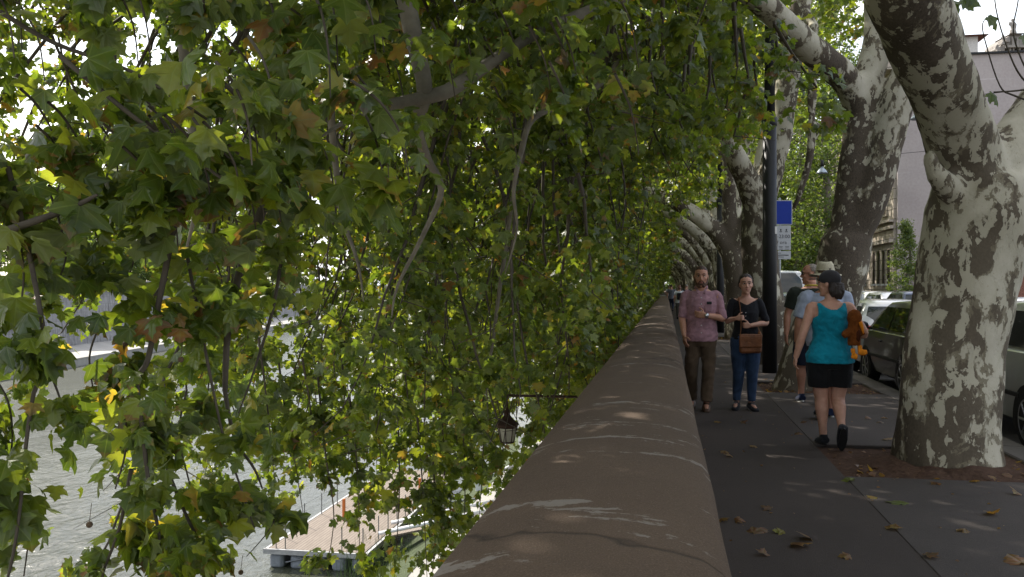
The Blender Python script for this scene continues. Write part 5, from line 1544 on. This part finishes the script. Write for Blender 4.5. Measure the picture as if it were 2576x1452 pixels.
for x in (-1.75, -.85, .05, .95, 1.8):
    put('float', remesh(MB().box((x, 1.0, -.55), (.62, 2.0, .66), bev=.12), .05, 3, 'float'), FLOAT, D)
put('cross_brace', MB().tube([(-1.3, -.02, -.2), (.2, -.02, -.55)], .03, 6).tube([(-1.3, -.02, -.55), (.2, -.02, -.2)], .03, 6).mesh('cross_brace'), RAILG, D)
for x, y in [(-1.75, .05), (-1.35, .05), (1.1, .05), (2.0, .05)] + [(-2.0, 1.5 + 2 * k) for k in range(8)] + [(2.0, 2 + 1.3 * k) for k in range(10)]:
    put('rail_post', MB().tube([(x, y, -.1), (x, y, 1.0)], .022, 6).mesh('rail_post'), RAILG, D)
put('rail_cable', MB().tube([(-2, .05, .95), (-2, 8, .9), (-2, 15.5, .95)], .008, 4).mesh('rail_cable'), RAILG, D)
for x, y in ((-.55, 4.6), (.0, 7.4), (1.7, 9.4)):
    put('orange_post', MB().box((x, y, .5), (.12, .12, 1.0), bev=.01).mesh('orange_post'), ORG, D)
Gw = thing('gangway', 'sloping timber gangway with white tube rails from the quay to the landing stage', 'gangway', (-11.8, 35.6, -9.15))
put('walkway', MB().prism([(0, 0), (4.2, 1.05), (4.2, 1.13), (0, .08)], 'y', .1, 1.6).mesh('walkway'), PLK, Gw)
for y in (0, 1.7): put('tube_rail', MB().tube([(-.2, y, .25), (4.4, y, 1.4)], .085, 10).mesh('tube_rail'), WPAINT, Gw, smooth=True)
St = thing('steel_frame', 'dark steel frame lying between landing stage and gangway', 'frame', (-11.2, 38.2, -9.1))
for a_, b_ in (((0, 0, .1), (2.4, 0, .5)), ((0, 1.6, .1), (2.4, 1.6, .5)), ((0, 3, .1), (2.4, 3, .5)), ((0, 0, .1), (0, 3, .1)), ((2.4, 0, .5), (2.4, 3, .5)), ((1.2, 0, .3), (1.2, 3, .3)), ((.1, 1, .1), (.1, 1, 1.0)), ((1.4, 1, .3), (1.4, 1, 1.2)), ((.1, 1, 1.0), (1.4, 1, 1.2))):
    put('beam', MB().tube([a_, b_], .05, 6).mesh('beam'), RAILG, St)
for px, py, h, lab in ((1205, 1215, 2.2, 'white square post at the river landing, left of the lantern'), (1312, 1175, 1.75, 'white square post at the river landing, right of the lantern')):
    g = G(px, py, -8.3)
    o = thing('mooring_post', lab, 'post', g, 0, 'white posts at the landing')
    put('shaft', MB().box((0, 0, h / 2 - .2), (.30, .30, h + .4), bev=.02).mesh('shaft'), WPAINT, o)
    put('post_cap', MB().box((0, 0, h + .03), (.36, .36, .07), bev=.02).mesh('post_cap'), WPAINT, o)
g1, g2 = G(1235, 1197, -8.0), G(1310, 1162, -7.9)
put('barrier_pipe', MB().tube([g1, g2], .10, 10).mesh('barrier_pipe'), WPAINT, smooth=True, label='fat white barrier pipe lying on the green bank under the lantern', cat='pipe')
for px, py, lab, dx in ((1185, 1028, 'white moored barge showing through leaves left of the lantern', 5.0), (1075, 905, 'dark moored barge far along the bank behind the leaves', 6.0)):
    g = G(px, py, -9.8)
    o = thing('barge', lab, 'barge', (g.x, g.y, -9.9), .0, 'moored barges')
    put('hull', remesh(MB().prism([(-1.6, 0), (1.6, 0), (1.9, .9), (-1.9, .9)], 'y', -5, 6), .08, 3, 'hull'), WPAINT if dx == 5 else RAILG, o)
    put('cabin', MB().box((0, .5, 1.7), (2.8, 7, 1.5), bev=.08).mesh('cabin'), WPAINT if dx == 5 else DARKP, o)
    for k in range(4):
        for q_ in (-1, 1): put('cabin_window', MB().box((q_ * 1.405, -2 + 1.6 * k, 1.85), (.02, .9, .6)).mesh('cabin_window'), GLASS, o)
g = G(1452, 1003, -8.6)
o = thing('pontoon', 'pale blue pontoon with white handrails beyond the lantern bracket', 'pontoon', (g.x, g.y, -9.2))
put('pontoon_deck', MB().box((0, 3, 0), (3.0, 8, .5), bev=.05).mesh('pontoon_deck'), plain('pontoon_blue', (.38, .45, .55), .5), o)
put('handrail', MB().tube([(-1.4, -.9, 1.3), (1.4, -.9, 1.3)], .05, 8).tube([(-1.4, -.9, .8), (1.4, -.9, .8)], .04, 8).tube([(-1.4, -.9, .2), (-1.4, -.9, 1.3)], .05, 8).tube([(1.4, -.9, .2), (1.4, -.9, 1.3)], .05, 8).tube([(1.4, 6, .2), (1.4, 6, 1.4)], .05, 8).tube([(1.4, -.9, 1.3), (1.4, 6.5, 1.3)], .04, 8).mesh('handrail'), WPAINT, o, smooth=True)

# ---------------------------------------------------------------- buildings
def m_plaster():
    m, nt, out = new_mat('plaster_lavender'); b = NB(nt)
    v = b.pos(); f = b.noise(v, .35, 6, .6); g_ = b.noise(v, 6, 4, .6)
    col = b.ramp(f, [(.3, (.35, .30, .285)), (.7, (.44, .385, .36))])
    col = b.mix(.25, col, b.ramp(g_, [(.3, (.28, .25, .25)), (.7, (.50, .47, .465))]))
    sp = b.n('ShaderNodeSeparateXYZ'); b.link(v, sp.inputs[0])
    zz = b.math('FRACT', b.math('MULTIPLY', sp.outputs[2], .31))
    line = b.math('MULTIPLY', b.ramp(zz, [(.0, 1.0), (.02, 0.0)]), b.ramp(b.noise(b.pos((.3, .3, 3)), 1.2, 4), [(.45, 0.0), (.6, .8)]))
    col = b.mix(line, col, (.62, .56, .57))
    p = b.bsdf(col, .9, .2, 0, b.bump(g_, .25, .03)); b.link(p.outputs[0], out.inputs[0]); return m
LAV = m_plaster(); WINDK = plain('window_dark', (.035, .022, .03), .25, .5, var=.2); SHUT = plain('shutter_brown', (.20, .155, .12), .7, var=.2, scale=3); ROOFT = plain('roof_tiles', (.19, .075, .05), .85, var=.3, scale=3)
BX, BY = 16.0, 66.0
Bd = thing('palazzo', 'palazzo with blank lavender side wall and travertine street front', 'building', (BX, BY, 0))
put('side_wall', MB().box((15.2, .15, 8.9), (30, .3, 18.0)).mesh('side_wall'), LAV, Bd)
put('street_wall', MB().box((.25, 22.2, 8.9), (.5, 43.8, 18.0)).mesh('street_wall'), TRAV, Bd)
put('coping', MB().box((15.1, .1, 17.96), (30.5, .6, .12)).mesh('coping'), DARKP, Bd)
for z, d, h in ((4.95, .35, .30), (5.9, .28, .22), (6.35, .4, .16), (1.2, .12, .25), (12.4, .5, .4), (17.4, .8, .5)):
    put('cornice', MB().box((-d / 2 + .003, 22.1, z), (d, 44, h)).mesh('cornice'), TRAV, Bd)
for k in range(10):
    y = 1.6 + 1.55 * k + (k // 4) * 1.4
    wdw = put('window', MB().box((-.035, y, 3.1), (.06, .52, 2.5)).mesh('window'), WINDK, Bd)
    put('sill', MB().box((-.09, y, 1.78), (.16, .62, .14)).mesh('sill'), WPAINT, wdw)
for k in range(8):
    for z, h in ((8.3, 2.6), (14.6, 2.4)):
        y = 2.6 + 2.9 * k
        wdw = put('window', MB().box((-.03, y, z), (.05, 1.2, h)).mesh('window'), SHUT, Bd)
        put('frame', MB().box((-.06, y - .72, z), (.12, .2, h + .3)).box((-.06, y + .72, z), (.12, .2, h + .3)).box((-.09, y, z + h / 2 + .22), (.18, 1.9, .2)).box((-.08, y, z - h / 2 - .12), (.16, 1.7, .14)).mesh('frame'), TRAV, wdw)
put('penthouse', MB().box((3.6, 4.2, 18.8), (4.6, 6, 1.5)).mesh('penthouse'), plain('plaster_white', (.6, .57, .53), .9), Bd)
put('penthouse_roof', MB().add([(.8, .7, 19.5), (6.5, .7, 19.5), (6.5, 7.7, 19.5), (.8, 7.7, 19.5), (3.6, 4.2, 20.3)], [(3, 2, 1, 0), (0, 1, 4), (1, 2, 4), (2, 3, 4), (3, 0, 4)]).mesh('penthouse_roof'), ROOFT, Bd)
mb = MB().box((31, 62.0, 1.5), (29.4, .35, 3.1)).box((31, 62.0, 3.1), (29.6, .5, .14))
put('garden_wall', mb.mesh('garden_wall'), m_stone('brick_red', (.30, .135, .095), .01, .085, .3, streak=False), label='low reddish brick wall in front of the lavender building', cat='wall')
B2 = thing('stone_building', 'pale stone building with panelled ground floor further along the avenue', 'building', (16.2, 114, 0))
put('street_wall', MB().box((5, 30, 8), (10, 60, 16)).mesh('street_wall'), TRAV, B2)
for k in range(9):
    put('panel', MB().box((-.04, 3.5 + 6.4 * k, 2.2), (.08, 4.4, 2.6)).mesh('panel'), plain('panel_beige', (.36, .31, .26), .8), B2)
    for z in (7.2, 12): put('window', MB().box((-.03, 3.5 + 6.4 * k, z), (.06, 1.6, 2.4)).mesh('window'), SHUT, B2)
for z in (4.6, 9.9, 15.6): put('cornice', MB().box((-.2, 30, z), (.4, 60.2, .4)).mesh('cornice'), TRAV, B2)
# top of a white baroque church front, well behind
CHW = m_stone('church_white', (.27, .245, .22), 0, 1, .7); TC = 118.0
def C_(px, py): return W(px, py, TC)
cg = C_(2560, 150)
CH = thing('church_front', 'white baroque church front with statues rising above the lavender wall', 'church', (cg.x, cg.y, 0))
def cx(px): return (C_(px, 0) - Vector((cg.x, cg.y, 0)))
def cz(py): return C_(0, py).z
def slab(name, poly, th, off=0.0):
    """front polygon in picture units, given real depth away from us"""
    vs = []
    f = Vector((-ST, CT, 0))
    for o_ in (off, off + th):
        for x, y in poly:
            q_ = cx(x) + f * o_; vs.append((q_.x, q_.y, cz(y)))
    n = len(poly)
    fs = [tuple(range(n)), tuple(range(2 * n - 1, n - 1, -1))] + [(i, n + i, n + (i + 1) % n, (i + 1) % n) for i in range(n)]
    return put(name, MB().add(vs, fs).mesh(name), CHW, CH)
slab('lower_front', [(2480, 726), (2480, 158), (2700, 158), (2700, 726)], 6, 1.5)
slab('gable', [(2502, 160), (2512, 138), (2530, 122), (2536, 98), (2548, 84), (2700, 84), (2700, 160)], 5, .8)
slab('attic', [(2544, 84), (2546, 82), (2578, 82), (2578, 84)], 4, .2)
slab('cornice', [(2530, 122), (2530, 117), (2700, 112), (2700, 122)], 2.0, -.6)
slab('cornice', [(2536, 148), (2536, 144), (2700, 141), (2700, 148)], 1.4, -.3)
slab('niche', [(2551, 112), (2551, 90), (2559, 90), (2559, 112)], .5, .45)
for x in (2538, 2546, 2562, 2574, 2590): slab('pilaster', [(x, 140), (x, 122.5), (x + 3, 122.5), (x + 3, 140)], 1.2, -.25)
slab('window', [(2550, 138), (2550, 125), (2558, 125), (2558, 138)], .4, .55)
for o_ in list(CH.children):
    if o_.name.startswith('window'): o_.data.materials.clear(); o_.data.materials.append(WINDK)
slab('volute', [(2520, 128), (2516, 118), (2522, 112), (2530, 118), (2530, 128)], 2.5, .2)
slab('volute', [(2533, 104), (2533, 95), (2540, 90), (2543, 98), (2543, 104)], 2.0, .2)
slab('panel', [(2563, 118), (2563, 92), (2576, 92), (2576, 118)], .4, .5)
for px, py, hh in ((2548, 82, 36), (2524, 110, 24), (2510, 134, 22), (2500, 152, 16)):
    b0 = cx(px); z0 = cz(py); h_ = hh / FPX * TC
    sm = MB().tube([(b0.x, b0.y, z0 - .2), (b0.x, b0.y, z0 + h_ * .15)], [h_ * .26, h_ * .22], 8).tube([(b0.x, b0.y, z0 + h_ * .1), (b0.x + .1, b0.y, z0 + h_ * .55), (b0.x, b0.y, z0 + h_ * .75)], [h_ * .17, h_ * .2, h_ * .1], 10).ball((b0.x - .05, b0.y, z0 + h_ * .88), h_ * .12, 10).tube([(b0.x, b0.y, z0 + h_ * .65), (b0.x - h_ * .28, b0.y, z0 + h_ * .5), (b0.x - h_ * .2, b0.y, z0 + h_ * .75)], h_ * .06, 6)
    put('statue', remesh(sm, .09, 2, 'statue', lambda v: .06 * mnoise.noise(v * 2.5)), CHW, CH)

# ---------------------------------------------------------------- trees across the road and on the far bank
def street_tree(root, h, r, z0, n, size, label, cat='tree', group=None, cone=False, leaf=None, cl=34, big=.5):
    t = thing('street_tree', label, cat, root, 0, group)
    P = [(0, 0, -.2), (random.uniform(-.15, .15), 0, h * .3), (random.uniform(-.3, .3), .1, h * .6), (0, 0, h * .88)]
    A, R = spline(P, [.028 * h * .6 + .05, .02 * h * .6 + .04, .05 + h * .004, .02], 5)
    mb = MB().tube(A, R, 10)
    lv = Leaves()
    for k in range(n):
        f = random.random(); z = z0 + (h - z0) * f
        env = (1 - f) ** .8 + .06 if cone else math.sin(PI * min(1, .12 + .85 * f)) ** .7
        a = random.uniform(0, 2 * PI); rr = r * env * (random.random() ** .45) * (.85 + .3 * mnoise.noise(Vector((math.cos(a) * 1.5, math.sin(a) * 1.5, f * 4))))
        c_ = (math.cos(a) * rr, math.sin(a) * rr, z)
        lv.clump(c_, (big, big, big * .7), cl, size, .02)
        if k % 4 == 0: mb.tube([(c_[0] * .05, c_[1] * .05, z - rr * .35), c_], [.03 + .012 * r, .01], 4, cap=False)
    put('trunk', mb.mesh('trunk'), LIMB, t, smooth=True)
    put('crown', lv.mesh('crown', simple=True), leaf or LEAF2, t)
    return t
g = W(2278, 726, 50)
street_tree((g.x, g.y, 0), 5.3, 1.45, .5, 150, .11, 'small conical leafy tree in front of the lavender wall', cone=True, cl=46, big=.26)
GA = 'tall trees across the road'
LB = dict()
a1 = street_tree((10.9, 63, 0), 22, 3.0, 2.2, 330, .24, 'tall green tree across the road, behind the second trunk', group=GA, big=.7, cl=40)
a2 = street_tree((10.6, 73, 0), 24, 3.8, 2.0, 340, .26, 'tall tree across the road, seen right of the near lamp post', group=GA, big=.75, cl=40)
for i, (x, y, lab) in enumerate(((10.8, 83, 'third tall tree across the road, left of the sign'), (10.8, 93, 'fourth tall tree across the road in the depth of the avenue'), (10.8, 104, 'distant tall tree across the road'), (10.8, 116, 'distant tall tree across the road'), (10.8, 130, 'distant tall tree across the road'), (10.8, 150, 'distant tall tree across the road'))):
    s_ = (a1, a2)[i % 2]; copy_tree(s_, kids_of(s_), (x, y, 0), 1.3 * i, label=lab)
for i, (x, y) in enumerate(((-7, 205), (-1, 212), (5, 208), (11, 215), (17, 206), (-12, 214), (2, 222))):
    s_ = (a1, a2)[i % 2]; copy_tree(s_, kids_of(s_), (x, y, -1.5), 1.7 * i, (1.7, 1.7, .9), 'distant tree closing the view at the bend of the avenue')['group'] = 'trees at the bend'
GB = 'trees along the far bank'
b1 = street_tree(far(24, 60, 2.0), 19, 6.0, 1.6, 260, .5, 'wide green tree on the far embankment, at the left edge', group=GB, big=1.2, cl=40)
b2 = street_tree(far(25, 76, 2.0), 21, 6.5, 1.8, 270, .5, 'wide green tree on the far embankment, showing between hanging shoots', group=GB, big=1.2, cl=40)
for i in range(20):
    s_ = (b1, b2)[i % 2]; d = (-12, 68, 52, 84, 30, 44)[i] if i < 6 else 92 + 12 * (i - 6)
    copy_tree(s_, kids_of(s_), far((24 + 2 * (i % 3)) + (9 if i < 6 else 0), d, 2.0), 2.1 * i, (1, 1, random.uniform(.85, 1.15)), 'distant tree on the far embankment')
for i, (y, cc) in enumerate(((24, (.5, .5, .5)), (31, (.02, .02, .02)), (38, (.45, .02, .02)), (46, WHITE), (54, (.3, .31, .32)))):
    p0 = far(18.5, y, 1.95)
    car(['pale grey car', 'black car', 'red car', 'white car', 'grey car'][i] + ' parked above the far embankment wall', cc, p0, FB, detail=False, group='cars above the far embankment')

# ---------------------------------------------------------------- fallen leaves, one by one
FL = [('dry brown curled leaf, large, on the dark path near the wall', 1895, 1338, .17, .975), ('yellow leaf on the dark path beside the large brown ones', 1972, 1338, .085, .90), ('brown leaf on the path between the yellow one and the panel edge', 2040, 1357, .12, 1.0),
      ('tan flat leaf lowest of the cluster on the dark path', 1992, 1368, .14, .955), ('green fallen leaf lying in the sun patch', 2268, 1268, .17, .55), ('orange yellow leaf in front of the tree pit', 2205, 1252, .085, .93), ('orange leaf at the lower edge of the sun patch', 2242, 1330, .10, .95),
      ('pale leaf at the corner of the tree pit', 2137, 1210, .12, .7), ('tan leaf at the bottom right edge of the pavement', 2570, 1418, .16, .955), ('small tan leaf tight against the foot of the wall', 1815, 1305, .08, .95), ('upright brown leaf on the dark path behind the cluster', 1940, 1280, .09, 1.0)]
SMALL = [(1863, 1062), (1810, 1062), (1828, 1135), (1900, 1122), (1838, 1148), (2190, 1052), (2225, 1050), (2222, 1062), (2235, 1107), (2015, 1062), (1890, 960), (2000, 1090), (1920, 1395), (1850, 1310), (2420, 1330), (2330, 1400), (2140, 1400), (2480, 1290), (1990, 955), (1945, 958), (1925, 955), (2360, 1215), (2500, 1200), (2440, 1210), (2560, 1240)]
def fallen(px, py, s, tint, label):
    g_ = G(px, py, .012)
    if g_.x < .3: g_.x = .3
    a = random.uniform(0, 2 * PI)
    me = leaf_mesh('fallen_leaf', np.array([[0, 0, .012]]), np.array([[math.cos(a), math.sin(a), .12]]), np.array([[random.gauss(0, .25), random.gauss(0, .25), 1.0]]), np.array([s * .85]), np.array([tint]))
    put('fallen_leaf', me, LEAF, label=label, cat='leaf', group='fallen leaves on the pavement', loc=(g_.x, g_.y, .006))
for lab, x, y, s, tn in FL: fallen(x, y, s, tn, lab)
for x, y in SMALL: fallen(x, y, random.uniform(.07, .11), random.choice([.95, .97, 1.0, .99]), 'small dry brown leaf lying on the pavement or in the pit')
lit = Leaves(); N = 700
ty = rng.choice(np.array(TREE_Y[1:6]), N)
P = np.stack([rng.uniform(1.45, 3.0, N), ty + rng.uniform(-.7, .7, N), np.full(N, -.012)], 1)
k = np.hypot(P[:, 0] - 2.25, P[:, 1] - ty) > .5; P = P[k]; n_ = len(P)
tp = rng.normal(0, 1, (n_, 3)); tp[:, 2] = .1; nn = rng.normal(0, .35, (n_, 3)); nn[:, 2] += 1
lit.add(P, tp, nn, rng.uniform(.02, .085, n_), rng.uniform(.95, 1.0, n_))
# crumbs swept against the foot of the wall and the kerb
n_ = 900; P = np.stack([np.where(rng.random(n_) < .5, .16 + np.abs(rng.normal(0, .09, n_)), rng.uniform(.2, 3.0, n_)), rng.uniform(3, 34, n_), np.full(n_, .009)], 1)
tp = rng.normal(0, 1, (n_, 3)); tp[:, 2] = .1; nn = rng.normal(0, .3, (n_, 3)); nn[:, 2] += 1
lit.add(P, tp, nn, rng.uniform(.006, .03, n_), rng.uniform(.95, 1.0, n_))
put('leaf_litter', lit.mesh('leaf_litter', simple=True), LEAF, kind='stuff')
# reeds at the water's edge below the wall
rm = MB()
for i in range(260):
    y = random.uniform(29, 36); x = -10.4 - random.random() ** 1.5 * 2.2; h_ = random.uniform(.5, 1.5); lx, ly = random.gauss(0, .2), random.gauss(0, .2)
    rm.tube([(x, y, -10.1), (x + lx * .4, y + ly * .4, -10.1 + h_ * .6), (x + lx, y + ly, -10.1 + h_)], [.014, .011, .003], 3, cap=False)
put('reeds', rm.mesh('reeds'), m_green('reed_green', (.05, .09, .03), (.12, .17, .06)), kind='stuff')
